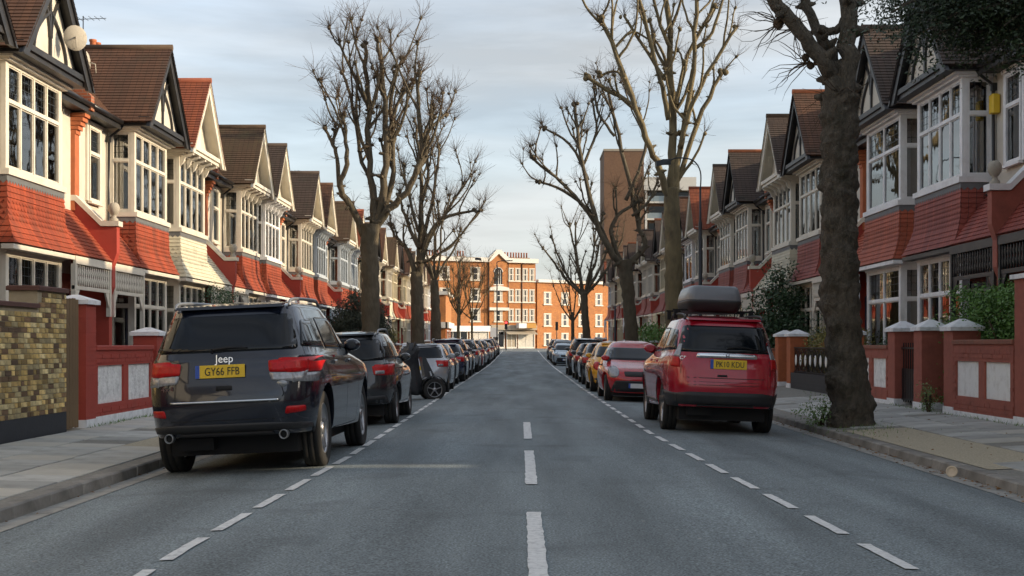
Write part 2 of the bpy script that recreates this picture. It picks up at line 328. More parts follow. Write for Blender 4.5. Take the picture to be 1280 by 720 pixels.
def asphalt():
    m = bpy.data.materials.new('asphalt'); nt, N, L = nodes(m); b = N['Principled BSDF']; setp(b, Roughness=.78)
    tc = N.new('ShaderNodeTexCoord')
    v = N.new('ShaderNodeTexVoronoi'); v.inputs['Scale'].default_value = 75; L.new(tc.outputs['Object'], v.inputs[0])
    v2 = N.new('ShaderNodeTexNoise'); v2.inputs['Scale'].default_value = 60; v2.inputs['Detail'].default_value = 3; L.new(tc.outputs['Object'], v2.inputs[0])
    mp = N.new('ShaderNodeMapping'); mp.inputs['Scale'].default_value = (1.3, .14, 1); L.new(tc.outputs['Object'], mp.inputs[0])
    big = N.new('ShaderNodeTexNoise'); big.inputs['Scale'].default_value = 1.0; big.inputs['Detail'].default_value = 6; L.new(mp.outputs[0], big.inputs[0])
    r1 = N.new('ShaderNodeMapRange'); r1.inputs[1].default_value = .3; r1.inputs[2].default_value = .7; r1.inputs[3].default_value = .45; r1.inputs[4].default_value = 1.6; L.new(v2.outputs[0], r1.inputs[0])
    r3 = N.new('ShaderNodeMapRange'); r3.inputs[3].default_value = .7; r3.inputs[4].default_value = 1.35; L.new(v.outputs['Color'], r3.inputs[0])
    r2 = N.new('ShaderNodeMapRange'); r2.inputs[1].default_value = .3; r2.inputs[2].default_value = .7; r2.inputs[3].default_value = .66; r2.inputs[4].default_value = 1.34; L.new(big.outputs[0], r2.inputs[0])
    a = N.new('ShaderNodeMath'); a.operation = 'MULTIPLY'; L.new(r1.outputs[0], a.inputs[0]); L.new(r2.outputs[0], a.inputs[1])
    a2 = N.new('ShaderNodeMath'); a2.operation = 'MULTIPLY'; L.new(a.outputs[0], a2.inputs[0]); L.new(r3.outputs[0], a2.inputs[1])
    hs = N.new('ShaderNodeHueSaturation'); hs.inputs['Color'].default_value = (.182, .212, .220, 1); L.new(a2.outputs[0], hs.inputs['Value']); 
    v3 = N.new('ShaderNodeTexVoronoi'); v3.inputs['Scale'].default_value = 2.6; L.new(tc.outputs['Object'], v3.inputs[0])
    lt = N.new('ShaderNodeMath'); lt.operation = 'LESS_THAN'; lt.inputs[1].default_value = .045; L.new(v3.outputs['Distance'], lt.inputs[0])
    oil = N.new('ShaderNodeTexNoise'); oil.inputs['Scale'].default_value = .9; oil.inputs['Detail'].default_value = 7; L.new(tc.outputs['Object'], oil.inputs[0])
    om = N.new('ShaderNodeMapRange'); om.inputs[1].default_value = .56; om.inputs[2].default_value = .70; om.inputs[4].default_value = .45; L.new(oil.outputs[0], om.inputs[0])
    m1 = N.new('ShaderNodeMixRGB'); m1.inputs[2].default_value = (.09, .098, .10, 1); L.new(om.outputs[0], m1.inputs[0]); L.new(hs.outputs[0], m1.inputs[1])
    m2 = N.new('ShaderNodeMixRGB'); m2.inputs[2].default_value = (.36, .35, .32, 1); L.new(lt.outputs[0], m2.inputs[0]); L.new(m1.outputs[0], m2.inputs[1])
    L.new(m2.outputs[0], b.inputs['Base Color'])
    bp = N.new('ShaderNodeBump'); bp.inputs['Strength'].default_value = .7; bp.inputs['Distance'].default_value = .006; L.new(v.outputs['Distance'], bp.inputs['Height']); L.new(bp.outputs[0], b.inputs['Normal'])
    return m
M['asphalt'] = asphalt()
def text_mesh(txt, size, depth=.002, name='lettering'):
    cu = bpy.data.curves.new(name, 'FONT'); cu.body = txt; cu.size = size; cu.extrude = depth; cu.align_x = 'CENTER'; cu.align_y = 'CENTER'; cu.resolution_u = 3
    o = bpy.data.objects.new(name, cu); COL.objects.link(o)
    dg = bpy.context.evaluated_depsgraph_get(); me = bpy.data.meshes.new_from_object(o.evaluated_get(dg))
    bpy.data.objects.remove(o); return me
def leafcloud(mb, pts, size, rng, mi=0):
    for p in pts:
        a = Vector((rng.gauss(0, 1), rng.gauss(0, 1), rng.gauss(0, 1))).normalized(); b_ = a.orthogonal().normalized(); s_ = size*rng.uniform(.6, 1.3)
        p = Vector(p); mb.face([p-a*s_, p+b_*s_*.55, p+a*s_, p-b_*s_*.55], mi)

def stockmat():
    m = M['stock']; nt, N, L = nodes(m); b = N['Principled BSDF']; hs = [n for n in N if n.type == 'HUE_SAT'][0]
    oi = N.new('ShaderNodeObjectInfo'); tc = N.new('ShaderNodeTexCoord'); geo = N.new('ShaderNodeNewGeometry')
    wn = N.new('ShaderNodeTexWhiteNoise'); wn.noise_dimensions = '1D'; ad = N.new('ShaderNodeMath'); ad.operation = 'ADD'
    L.new(oi.outputs['Random'], ad.inputs[0]); L.new(geo.outputs['Random Per Island'], ad.inputs[1]); L.new(ad.outputs[0], wn.inputs['W'])
    r = N.new('ShaderNodeValToRGB'); r.color_ramp.interpolation = 'LINEAR'; e = r.color_ramp.elements
    e[0].position = 0; e[0].color = (.10, .065, .04, 1); e[1].position = 1; e[1].color = (.78, .62, .30, 1)
    for p, c in ((.18, (.20, .12, .06)), (.35, (.50, .35, .12)), (.6, (.64, .46, .18)), (.8, (.46, .38, .20))):
        q = e.new(p); q.color = c4(c)
    L.new(wn.outputs[0], r.inputs[0]); L.new(r.outputs[0], hs.inputs['Color'])
stockmat()
# ------------------------------------------------------------------ ground and street
def sheet(xs, ys, fz):
    mb = MB(); k = len(xs)
    mb.v = [(x, y, fz(x, y)) for y in ys for x in xs]
    for j in range(len(ys)-1):
        for i in range(k-1):
            a = j*k+i; mb.f.append([a, a+1, a+1+k, a+k]); mb.m.append(0); mb.sm.append(True)
    return mb
def lin(a, b, n): return [a+(b-a)*i/n for i in range(n+1)]
ys_long = lin(-60, 200, 130)
tag(part(sheet([-1500, -300, -60, -30, 30, 60, 300, 1500], [-300, -60]+lin(0, 220, 44)+[500, 1000, 2500], lambda x, y: rise(y)-.30).mesh('ground'), 'ground', M['earth']), 'dark earth ground under and beyond the street', kind='structure')
tag(part(sheet(lin(XL, XR, 20), ys_long, road_z).mesh('road'), 'road', M['asphalt']), 'worn grey asphalt carriageway running away between parked cars', kind='structure')
tag(part(sheet([-80, -40]+lin(-20, 20, 10)+[40, 80], lin(166, 200, 12), lambda x, y: rise(y)-.012).mesh('side_road'), 'side_road', M['asphalt']), 'crossing road at the far end of the street', kind='structure')
# concrete channel strips beside the kerbs
for nm, xa, xb in (('left', XL, XL+.26), ('right', XR-.26, XR)):
    tag(part(sheet([xa, (xa+xb)/2, xb], ys_long, lambda x, y: road_z(x, y)+.005).mesh('gutter_channel'), 'gutter_channel', M['channel']), 'pale concrete channel along the %s kerb' % nm, kind='structure')
# pavements
for nm, xa, xb in (('left', -7.3, XL-.15), ('right', XR+.15, 8.1)):
    pv = tag(part(sheet(lin(xa, xb, 4), ys_long, lambda x, y: foot_z(x, y)-.012).mesh('pavement'), 'pavement', M['footpath']), '%s pavement of slabs and patched tarmac' % nm, kind='structure')
    rng = random.Random(3 if nm == 'left' else 5)
    # slabs, laid one by one as far as they can be told apart
    y = 8.0; row = 0
    while y < 31:
        ln = .62
        if nm == 'left': cols = [(-6.95, -6.2), (-6.18, -5.43), (-5.41, -4.68)]
        else: cols = [(7.75, 7.0), (6.98, 6.24)] if 14.2 < y < 21 else [(7.75, 7.0), (6.98, 6.24), (6.22, 5.45)]
        for (a, b_) in cols:
            a, b_ = min(a, b_), max(a, b_)
            if rng.random() < (.12 if nm == 'left' else .06): continue
            if nm == 'left' and 17.2 < y < 20.6 and a > -5.5: continue
            key = 'slab%.2f' % (b_-a)
            def f(w=b_-a, ln=ln):
                m_ = MB(); m_.bevbox(-w/2+.006, w/2-.006, -ln/2+.006, ln/2-.006, -.04, .0, .006); return m_
            xc = (a+b_)/2; yc = y+ln/2+(.31 if int(a*10) % 2 else 0)
            big = rng.random() < (.30 if nm == 'left' else .10)
            s_ = cpart(key, f, 'slab', M['slab_light'] if big else M['slab'], pv, (xc, yc, foot_z(xc, yc)+rng.uniform(-.003, .004)))
            s_.rotation_euler = (rng.uniform(-.004, .004), math.atan(.06/2.6 if nm == 'left' else -.05), rng.uniform(-.006, .006))
        y += ln
    kx = XL if nm == 'left' else XR; sg = -1 if nm == 'left' else 1
    def kf(sg=sg):
        m_ = MB(); m_.bevbox(min(0, sg*.16), max(0, sg*.16), -.448, .448, -.2, 0, .016); return m_
    n_ = 0; y = -6.0
    kb = MB()
    while y < 165:
        z = foot_z(kx, y+.45)+.004
        if y > 4 and n_ < 75:
            o = cpart('kerb'+nm, kf, 'kerb_stone', M['kerb'], pv, (kx+sg*rng.uniform(0, .008), y+.45, z+rng.uniform(-.004, .004))); o.rotation_euler = (0, 0, rng.uniform(-.006, .006)); n_ += 1
        else: kb.bevbox(kx+min(0, sg*.16), kx+max(0, sg*.16), y+.002, y+.898, z-.2, z, .016)
        y += .9
    tag(part(kb, 'far_kerb_stones', M['kerb'], pv), kind='stuff')
# speckled resin patches set in the pavements
def patchsheet(name, x0, x1, y0, y1, m, lab):
    f = lambda x, y: foot_z(x, y)-.004
    tag(part(sheet(lin(x0, x1, 3), lin(y0, y1, 8), f).mesh(name), name, m), lab, kind='structure')
patchsheet('tarmac_patch', 5.20, 6.20, 14.2, 20.6, M['gravelpatch'], 'speckled brown patch in the right pavement')
patchsheet('tarmac_patch', -5.42, -4.58, 17.2, 20.7, M['gravelpatch'], 'speckled brown patch in the left pavement')
# front gardens and forecourts
for xa, xb, lab, zz in ((-22, -7.25, 'left', .02), (8.05, 24, 'right', .10)):
    tag(part(sheet([xa, xb], lin(-60, 166, 60), lambda x, y: rise(y)+zz).mesh('garden_ground'), 'garden_ground', M['soil']), 'bare soil of the %s front gardens' % lab, kind='structure')
# road markings
def marking(x0, x1, y0, y1, rng, parent, nm='dash', jag=.012):
    mb = MB(); k = max(2, int((y1-y0)/.12)); a = []; b_ = []
    for i in range(k+1):
        y = y0+(y1-y0)*i/k
        l_ = x0(y) if callable(x0) else x0; r_ = x1(y) if callable(x1) else x1
        e = jag*(1.5 if i in (0, k) else 1)
        l_ += rng.uniform(-e, e)*.5; r_ += rng.uniform(-e, e)*.5; y += rng.uniform(-e, e) if i in (0, k) else 0
        a.append((l_, y, road_z(l_, y)+.009)); b_.append((r_, y, road_z(r_, y)+.009))
    mb.loft([a, b_], False); return part(mb, nm, M['roadpaint'], parent)
rng = random.Random(11)
cl = tag(empty('centre_line'), 'broken white centre line painted down the road', 'road marking')
y = .55
while y < 24:
    marking(.045, .165, y, y+4.0-.08, rng, cl); y += 6.0
def curvx(pts):
    def f(y):
        for (a, xa), (b_, xb) in zip(pts, pts[1:]):
            if y <= b_: t = (y-a)/(b_-a); return xa+(xb-xa)*t
        return pts[-1][1]
    return f
lx = curvx([(0, -2.32), (9, -2.32), (16, -2.15), (60, -2.1), (200, -2.1)]); rx = curvx([(0, 2.55), (8, 2.43), (14, 2.2), (20, 2.02), (40, 1.93), (60, 1.95), (90, 2.0), (200, 2.0)])
for nm, fx, y0, per, ln in (('left', lx, 5.7, 1.33, .98), ('right', rx, 5.0, 1.47, 1.0)):
    g = tag(empty('parking_bay_line'), 'white dashed parking bay line beside the %s hand parked cars' % nm, 'road marking')
    y = y0
    while y < 60:
        marking(lambda q: fx(q)-.045, lambda q: fx(q)+.045, y, y+ln, rng, g, jag=.008); y += per
    marking(lambda q: fx(q)-.045, lambda q: fx(q)+.045, y, 150, rng, g, 'solid_line')
# short white stop line across the far end
g = tag(part(sheet([-2.0, 0], [155, 155.5], lambda x, y: road_z(x, y)+.012).mesh('stop_line'), 'stop_line', M['roadpaint']), 'white stop line painted at the far junction', 'road marking')
# lid lying in the right gutter, leaves
lid = MB(); lid.lathe([(.0, 0), (.062, 0), (.066, .006), (.064, .016), (.05, .018), (.048, .013), (.02, .012), (.0, .014)], 20)
o = tag(part(lid, 'round_lid', mat('pale tin', (.62, .50, .36), .5, .1, 10, .1)), 'round pale tin lid leaning against the right kerb', 'lid')
o.location = (4.90, 14.55, -.14+.07); o.rotation_euler = (R(78), 0, R(-28))
lf = MB(); rng = random.Random(9)
for i in range(420):
    side = rng.random()
    if side < .7: x = XR-abs(rng.gauss(0, .12))-.02; yy = rng.uniform(9, 30)
    elif side < .9: x = rng.uniform(5.2, 7.6); yy = rng.uniform(14, 30)
    else: x = XL+abs(rng.gauss(0, .1)); yy = rng.uniform(9, 30)
    z = (road_z(x, yy) if XL < x < XR else foot_z(x, yy))+.016; s_ = rng.uniform(.012, .035)
    a = rng.uniform(0, 6.28); c, d = math.cos(a)*s_, math.sin(a)*s_
    lf.face([(x-c, yy-d, z), (x+d*.6, yy-c*.6, z+rng.uniform(0, .02)), (x+c, yy+d, z+rng.uniform(0, .01)), (x-d*.6, yy+c*.6, z+rng.uniform(0, .015))])
tag(part(lf.mesh('fallen_leaves'), 'fallen_leaves', M['dryleaf']), 'small brown fallen leaves along the kerbs', 'leaves', kind='stuff')
# ------------------------------------------------------------------ terrace houses
BC, BW, BF = .975, 1.5, .7            # bay centre, half width, projection
def window(parent, x, y, z, w, h, cols, rz=0, detail=2, curt='curtain', transom=.64, glass='glass', lead=True, mode=0, fm='white'):
    t_ = h*transom; fw = .065
    def ff():
        b = MB(); a = -w/2
        b.box(a, a+fw, -.05, .045, 0, h); b.box(-a-fw, -a, -.05, .045, 0, h)
        b.box(a+fw, -a-fw, -.05, .040, 0, fw); b.box(a+fw, -a-fw, -.05, .040, h-fw, h)
        if transom < 1: b.box(a+fw, -a-fw, -.04, .052, t_-.035, t_+.035)
        cw = w/cols
        for i in range(1, cols):
            xx = a+i*cw; segs = [(fw, t_-.035), (t_+.035, h-fw)] if transom < 1 else [(fw, h-fw)]
            for (p, q) in segs: b.box(xx-.032, xx+.032, -.045, .036, p, q)
        b.box(a-.04, -a+.04, .0, .10, -.055, 0)                       # sill
        for i in range(cols):                                         # casement rails, leaded top lights
            l_, r_ = a+i*cw+.04, a+(i+1)*cw-.04
            segs = [(fw, t_-.035), (t_+.035, h-fw)] if transom < 1 else [(fw, h-fw)]
            for k, (p, q) in enumerate(segs):
                for bx in ((l_, l_+.022, p, q), (r_-.022, r_, p, q), (l_+.022, r_-.022, p, p+.025), (l_+.022, r_-.022, q-.025, q)): b.box(bx[0], bx[1], -.03, .018, bx[2], bx[3])
                if k == 1 and lead:
                    n = 2 if cw < 1 else 4
                    for j in range(1, n+1): xx = l_+(r_-l_)*j/(n+1); b.box(xx-.005, xx+.005, .001, .006, p+.025, q-.025, 1)
                    for j in range(1, 4): zz = p+(q-p)*j/4; b.box(l_+.022, r_-.022, .001, .0055, zz-.005, zz+.005, 1)
        return b
    fr = cpart(('win', round(w, 2), round(h, 2), cols, transom, lead), ff, 'window', [M[fm], M['leadline']], parent, (x, y, z), rz)
    cw = w/cols; segs = [(fw, t_-.035), (t_+.035, h-fw)] if transom < 1 else [(fw, h-fw)]
    if detail >= 2:
        for i in range(cols):
            for (p, q) in segs:
                def pf(cw=cw, p=p, q=q):
                    b = MB(); b.box(-cw/2+.05, cw/2-.05, -.006, 0, 0, q-p-.01); return b
                cpart(('pane', round(cw, 3), round(q-p, 3)), pf, 'pane', M[glass], fr, (-w/2+(i+.5)*cw, 0, p+.005))
    else:
        def pf():
            b = MB()
            for i in range(cols):
                for (p, q) in segs: b.box(-w/2+i*cw+.05, -w/2+(i+1)*cw-.05, -.006, 0, p, q)
            return b
        cpart(('panes', round(w, 2), round(h, 2), cols), pf, 'panes', M[glass], fr)
    def cf():
        b = MB(); n = 60
        def on(u):
            return {0: u < .30 or u > .70, 1: True, 2: u < .38 or u > .9, 3: u < .14 or u > .62}[mode]
        for i in range(n):
            u0, u1 = i/n, (i+1)/n
            if not on((u0+u1)/2): continue
            f = 75 if w > 1 else 38
            a0, a1 = -.075+.022*math.sin(u0*f)+.01*math.sin(u0*23), -.075+.022*math.sin(u1*f)+.01*math.sin(u1*23)
            b.face([(-w/2+u0*w, a0, .03), (-w/2+u1*w, a1, .03), (-w/2+u1*w, a1, h-.05), (-w/2+u0*w, a0, h-.05)], 0, True)
        return b
    cpart(('curt', round(w, 2), round(h, 2), mode), cf, 'curtain', M[curt], fr)
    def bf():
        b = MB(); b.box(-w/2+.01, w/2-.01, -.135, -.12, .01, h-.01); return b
    cpart(('back', round(w, 2), round(h, 2)), bf, 'room_shade', M['room'], fr)  # dark sheet behind the panes, standing in for the unlit room
    return fr
def slope(b, A, B, C, D, exp=.11, lip=.018, mi=0):
    """tile courses from bottom edge A-B up to top edge D-C (D above A)"""
    A, B, C, D = map(Vector, (A, B, C, D)); n = (B-A).cross(D-A).normalized()
    if n.z < 0: n = -n
    k = max(1, round((D-A).length/exp))
    for i in range(k):
        t0, t1 = i/k, (i+1)/k
        p0, p1 = A.lerp(D, t0), B.lerp(C, t0); q0, q1 = A.lerp(D, t1), B.lerp(C, t1)
        b.face([p0+n*lip, p1+n*lip, q1, q0], mi); b.face([p0-n*.01, p1-n*.01, p1+n*lip, p0+n*lip], mi)
    u = n*-.05; b.face([A+u, B+u, C+u, D+u], mi)
def apron_mesh(m):
    b = MB(); x0, x1 = BC-BW, BC+BW; zt, zb = 4.52, 3.30; n = 11
    def e(z):
        t = (zt-z)/(zt-zb); return .03+.06*t+.19*max(0, (t-.45)/.55)**1.6
    def path(ee):
        return [(x0-ee, .0), (x0-ee, BF+ee), (x1+ee, BF+ee), (x1+ee, .0)]
    for i in range(n):
        za = zt-(zt-zb)*i/n; zc = zt-(zt-zb)*(i+1)/n
        pa, pc = path(e(za)), path(e(zc)+.02); pu = path(e(zc))
        scal = 3 <= i <= 6
        for s_ in range(3):
            A0, A1 = Vector((*pa[s_], za)), Vector((*pa[s_+1], za)); C0, C1 = Vector((*pc[s_], zc)), Vector((*pc[s_+1], zc))
            U0, U1 = Vector((*pu[s_], zc)), Vector((*pu[s_+1], zc))
            if not scal:
                b.face([A0, A1, C1, C0]); b.face([C0, C1, U1, U0])
            else:
                b.face([A0.lerp(A0, 0), A1, U1, U0])
                k = max(2, round((A1-A0).length/.165))
                for j in range(k):
                    sh = (.5/k if i % 2 else 0)
                    t0, t1 = max(0, j/k-sh), min(1, (j+1)/k-sh+(0 if j < k-1 else sh))
                    def P(t, v): return A0.lerp(A1, t).lerp(C0.lerp(C1, t), v)
                    tm = (t0+t1)/2
                    b.face([P(t0, 0), P(t1, 0), P(t1, .35), P(t1-.2*(t1-t0), .75), P(tm, 1.0), P(t0+.2*(t1-t0), .75), P(t0, .35)])
    # lead flashing with saw teeth under the sill
    pa = path(.045)
    for s_ in range(3):
        A0, A1 = Vector((*pa[s_], 4.62)), Vector((*pa[s_+1], 4.62)); k = max(2, round((A1-A0).length/.14))
        dz = Vector((0, 0, 1))
        for j in range(k):
            a, c = A0.lerp(A1, j/k), A0.lerp(A1, (j+1)/k); mid = (a+c)/2
            b.face([a, c, c-dz*.10, mid-dz*.17, a-dz*.10], 1)
    b.v = [(m*x, y, z) for x, y, z in b.v]
    return b
def mirror(b, m):
    b.v = [(m*x, y, z) for x, y, z in b.v]; return b
def build_house(m, st, detail=2, shell=False):
    """house on its own plot, street along x, front towards +y; bay at x = m*BC"""
    r = empty('terrace_house')
    rng = random.Random(st.get('seed', 0))
    x0, x1 = BC-BW, BC+BW
    barge, trim = st['barge'], st.get('trim', 'white')
    # body
    def f():
        b = MB(); b.box(-3.12, 3.12, -8, 0, 0, 7.0)
        b.box(x0+.06, x1-.06, 0, BF-.17, .05, 7.0)
        b.box(-3.12, x0-.002, -.0, .03, 3.0, 6.82)
        return mirror(b, m)
    cpart(('wall', m), f, 'wall', M[st.get('wall', 'render')], r)
    def f():
        b = MB(); b.box(x0, x1, 0, BF+.03, -.3, .82); b.box(-3.11, x0-.002, 0, .025, -.3, 3.0); return mirror(b, m)
    cpart(('base', m), f, 'plinth', M[st.get('base', 'redwallbrick')], r)
    # main roof
    rk = st['roof']
    def f():
        b = MB(); slope(b, (-3.12, .42, 6.98), (3.12, .42, 6.98), (3.12, -1.85, 9.22), (-3.12, -1.85, 9.22))
        b.face([(-3.12, -1.85, 9.2), (3.12, -1.85, 9.2), (3.12, -8.2, 6.9), (-3.12, -8.2, 6.9)])
        b.face([(3.119, .3, 7), (3.119, -1.85, 9.18), (3.119, -8, 6.95)]); b.face([(-3.119, .3, 7), (-3.119, -1.85, 9.18), (-3.119, -8, 6.95)])
        return mirror(b, m)
    rf = cpart(('roof', m), f, 'roof', M[rk+'_main'], r)
    def f():
        b = MB(); s_ = 1.92
        slope(b, (BC-s_, 1.26, 7.0), (BC-s_, -2.0, 7.0), (BC, -2.0, 9.3), (BC, 1.26, 9.3))
        slope(b, (BC+s_, -2.0, 7.0), (BC+s_, 1.26, 7.0), (BC, 1.26, 9.3), (BC, -2.0, 9.3)); return mirror(b, m)
    cpart(('gable_roof', m), f, 'gable_roof', M[rk+'_gable'], r)
    def f():
        b = MB(); b.tube([(BC, 1.27, 9.3), (BC, -1.8, 9.3)], .085, 8); b.tube([(-3.1, -1.85, 9.23), (3.1, -1.85, 9.23)], .085, 8); return mirror(b, m)
    cpart(('ridge', m), f, 'ridge_tiles', M[st.get('ridge', st['roof']+'_main')], rf)
    if shell:
        def f():
            b = MB(); b.prism([(BC-1.7, 6.9), (BC+1.7, 6.9), (BC, 9.2)], .6, 1.1); b.box(x0, x1, .0, BF, .8, 7.0); return mirror(b, m)
        cpart(('shellgable', m), f, 'gable', M['render'], r)
        return r
    # gable
    rec = .98 if barge == 'black' else .80
    def f():
        b = MB(); b.prism([(BC-1.68, 7.1), (BC+1.68, 7.1), (BC, 9.08)], .3, rec); return mirror(b, m)
    g = cpart(('gable', m, rec), f, 'gable', M[st.get('infill', 'render')], r)
    def f():
        b = MB(); w = .27; th = math.atan2(2.3, 1.92)
        dx, dz = math.cos(th), math.sin(th); nx, nz = math.sin(th), -math.cos(th)
        for s_ in (-1, 1):
            p0 = (BC+s_*2.0, 6.86); p1 = (BC, 6.86+2.0*2.3/1.92)
            ix, iz = -s_*w*nx*1.0, -w*.7
            poly = [p0, p1, (BC, p1[1]-w*1.35), (BC+s_*(2.0-w*1.15), 6.86)]
            b.prism(poly, 1.14, 1.215 if s_ < 0 else 1.213)
            b.prism([(BC+s_*1.86, 6.98), (BC+s_*.02, 9.18), (BC+s_*.02, 9.13), (BC+s_*1.82, 6.98)], .31, 1.139)
            poly2 = [(BC+s_*2.03, 6.86), (BC, p1[1]+.04), (BC, p1[1]-.06), (BC+s_*1.95, 6.86)]
            b.prism(poly2, 1.216, 1.25 if s_ < 0 else 1.248)
        return mirror(b, m)
    cpart(('barge', m), f, 'bargeboard', M[barge], r)
    def f():
        b = MB()
        b.box(BC-1.78, BC+1.78, .0, 1.12, 6.92, 7.10); b.box(BC-1.84, BC+1.84, .9, 1.18, 7.02, 7.14)
        b.box(x0-.08, x1+.08, 0, BF+.10, 6.82, 6.92, 1); b.box(x0-.16, x1+.16, 0, BF+.2, 6.87, 6.918, 1)
        if barge == 'white':
            for i in range(5):
                xx = x0+.1+i*(2*BW-.2)/4; b.prism([(.72, 6.93), (1.1, 6.93), (1.1, 6.85), (.86, 6.78), (.78, 6.6), (.72, 6.55)], xx-.045, xx+.045, 1, 'yz')
        return mirror(b, m)
    cpart(('cornice', m, barge), f, 'cornice', [M[barge], M[trim]], r)
    if barge == 'black':
        def f():
            b = MB(); y0_, y1_ = rec+.001, rec+.05
            b.box(BC-.045, BC+.045, y0_, y1_, 7.14, 9.0)
            for s_ in (-1, 1):
                P = [(BC+s_*(.10+.85*t*t*.8), y1_-.02, 8.75-1.62*t**.9*1.0) for t in [i/8 for i in range(9)]]
                Q = [(BC+s_*(.12+.62*math.sin(t*1.57)), y1_-.02, 7.2+1.25*(1-math.cos(t*1.57))) for t in [i/8 for i in range(9)]]
                b.tube([(BC+s_*(.9-.86*(i/8)**2), y1_-.02, 7.18+.95*(i/8)) for i in range(9)], .042, 4, smooth=False)
                b.tube([(BC+s_*(.04+.42*(i/8)**2), y1_-.02, 7.6+.85*(i/8)) for i in range(9)], .038, 4, smooth=False)
            return mirror(b, m)
        cpart(('timber', m), f, 'timber_framing', M['black'], g)
    else:
        def f():
            b = MB(); b.box(BC-.04, BC+.04, rec+.001, rec+.03, 7.14, 9.0)
            b.prism([(BC-.6, 7.14), (BC+.6, 7.14), (BC+.42, 7.2), (BC+.42, 7.9), (BC, 8.45), (BC-.42, 7.9), (BC-.42, 7.2)], rec+.031, rec+.06)
            return mirror(b, m)
        cpart(('panel', m), f, 'gable_panel', M[trim], g)
    # eaves, gutter, downpipe
    def f():
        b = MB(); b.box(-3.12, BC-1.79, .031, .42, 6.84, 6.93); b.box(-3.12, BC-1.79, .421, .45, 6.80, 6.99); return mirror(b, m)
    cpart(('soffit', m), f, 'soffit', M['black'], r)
    def f():
        b = MB(); b.tube([(-3.12, .50, 6.98), (BC-1.9, .50, 6.98)], .06, 8)
        b.tube([(x0-.18, .46, 6.95), (x0-.18, .40, 6.85), (x0-.18, .10, 6.62), (x0-.18, .09, 4.5), (x0-.18, .25, 4.32)], .036, 7)
        b.box(x0-.23, x0-.13, .03, .14, 6.5, 6.66); return mirror(b, m)
    cpart(('gutter', m), f, 'gutter', M['gutter'], r)
    # first-floor bay
    cols = st.get('cols', 4); cu = st.get('curt', 'curtain'); gl = st.get('glass', 'glass')
    def f():
        b = MB()
        for xx in (x0, x1):
            s_ = 1 if xx == x0 else -1
            a, c = sorted((xx, xx+s_*.10))
            b.box(a, c, BF-.10, BF, 4.74, 6.82); b.box(a, c, BF-.10, BF, .92, 3.14)
            b.box(a, c, .0, .09, 4.74, 6.82); b.box(a, c, .0, .09, .92, 3.14)
        b.box(x0-.07, x1+.07, 0, BF+.09, 4.62, 4.74); b.box(x0-.03, x1+.03, 0, BF+.04, 3.14, 3.28); b.box(x0-.06, x1+.06, 0, BF+.08, .82, .92)
        return mirror(b, m)
    cpart(('posts', m), f, 'bay_frame', M[trim], r)
    window(r, m*BC, BF-.05, 4.74, 2*BW-.2, 2.08, cols, 0, detail, cu, glass=gl, mode=st.get('mode', 0), fm=trim)
    window(r, m*BC, BF-.05, .92, 2*BW-.2, 2.22, cols, 0, detail, st.get('curt2', 'net'), glass=gl, mode=st.get('mode', 0), fm=trim)
    for xx, a in ((x0, 1), (x1, -1)):
        rz = math.pi/2*a*m
        for z_, h_ in ((4.74, 2.08), (.92, 2.22)):
            window(r, m*(xx+a*.05), BF/2-.005, z_, BF-.19, h_, 1, rz, detail, cu, glass=gl, mode=1, fm=trim)
    # apron and porch roof
    ap = st['apron']
    cpart(('apron', m), lambda: apron_mesh(m), 'tile_apron', [M[ap], M['lead']], r)
    def f():
        b = MB(); slope(b, (-3.05, 1.0, 3.30), (x0-.03, 1.0, 3.30), (x0-.03, .04, 4.5), (-3.05, .04, 4.5), .12)
        return mirror(b, m)
    cpart(('porch_roof', m), f, 'porch_roof', M[st.get('porch', ap)], r)
    def f():
        b = MB(); b.box(-3.02, x0-.05, .93, .99, 3.10, 3.27); b.box(-3.02, x0-.05, .90, .96, 2.55, 2.63)
        b.box(-3.02, -2.93, .88, .98, 2.0, 3.1); b.box(x0-.14, x0-.05, .88, .98, 0, 3.1)
        b.prism([(x0-.14, 2.55), (x0-.42, 2.55), (x0-.14, 2.2)], .91, .95)
        b.prism([(-2.93, 2.55), (-2.68, 2.55), (-2.93, 2.2)], .91, .95)
        b.box(x0-.05, x1+.3, BF+.03, .97, 3.18, 3.27)
        return mirror(b, m)
    cpart(('porch_frame', m), f, 'porch_frame', M[st.get('ptrim', trim)], r)
    def f():
        b = MB(); n = 17
        for i in range(n):
            xx = -2.90+(x0-.18+2.90)*i/(n-1); b.lathe([(.016, 2.63), (.022, 2.7), (.034, 2.78), (.018, 2.86), (.032, 2.95), (.018, 3.04), (.02, 3.10)], 6, (xx, .93, 0))
        return mirror(b, m)
    cpart(('spindles', m), f, 'spindle_frieze', M[st.get('ptrim', trim)], r)
    # door and small window under the porch
    def f():
        b = MB(); b.box(-2.75, -1.8, .026, .08, 0, 2.15); b.box(-2.80, -1.75, .026, .06, 2.151, 2.25); b.box(-2.87, -2.80, .026, .10, 0, 2.6); b.box(-1.75, -1.68, .026, .10, 0, 2.6)
        for z_ in (.15, .75): b.box(-2.62, -2.32, .081, .095, z_, z_+.5); b.box(-2.23, -1.93, .081, .095, z_, z_+.5)
        return mirror(b, m)
    d = cpart(('door', m), f, 'front_door', M[st.get('door', 'door_blue')], r)
    def f():
        b = MB(); b.box(-2.6, -1.95, .081, .089, 1.4, 2.02); b.box(-2.78, -1.77, .061, .07, 2.28, 2.56); return mirror(b, m)
    cpart(('doorglass', m), f, 'door_glass', M['carglass'], d)
    window(r, m*(-1.1), .06, 1.0, .85, 1.55, 1, 0, detail, 'curtain2', glass=gl, mode=1, fm=trim)
    window(r, m*(-1.75), .065, 4.85, .82, 1.85, 1, 0, detail, cu, glass=gl, mode=0, fm=trim)
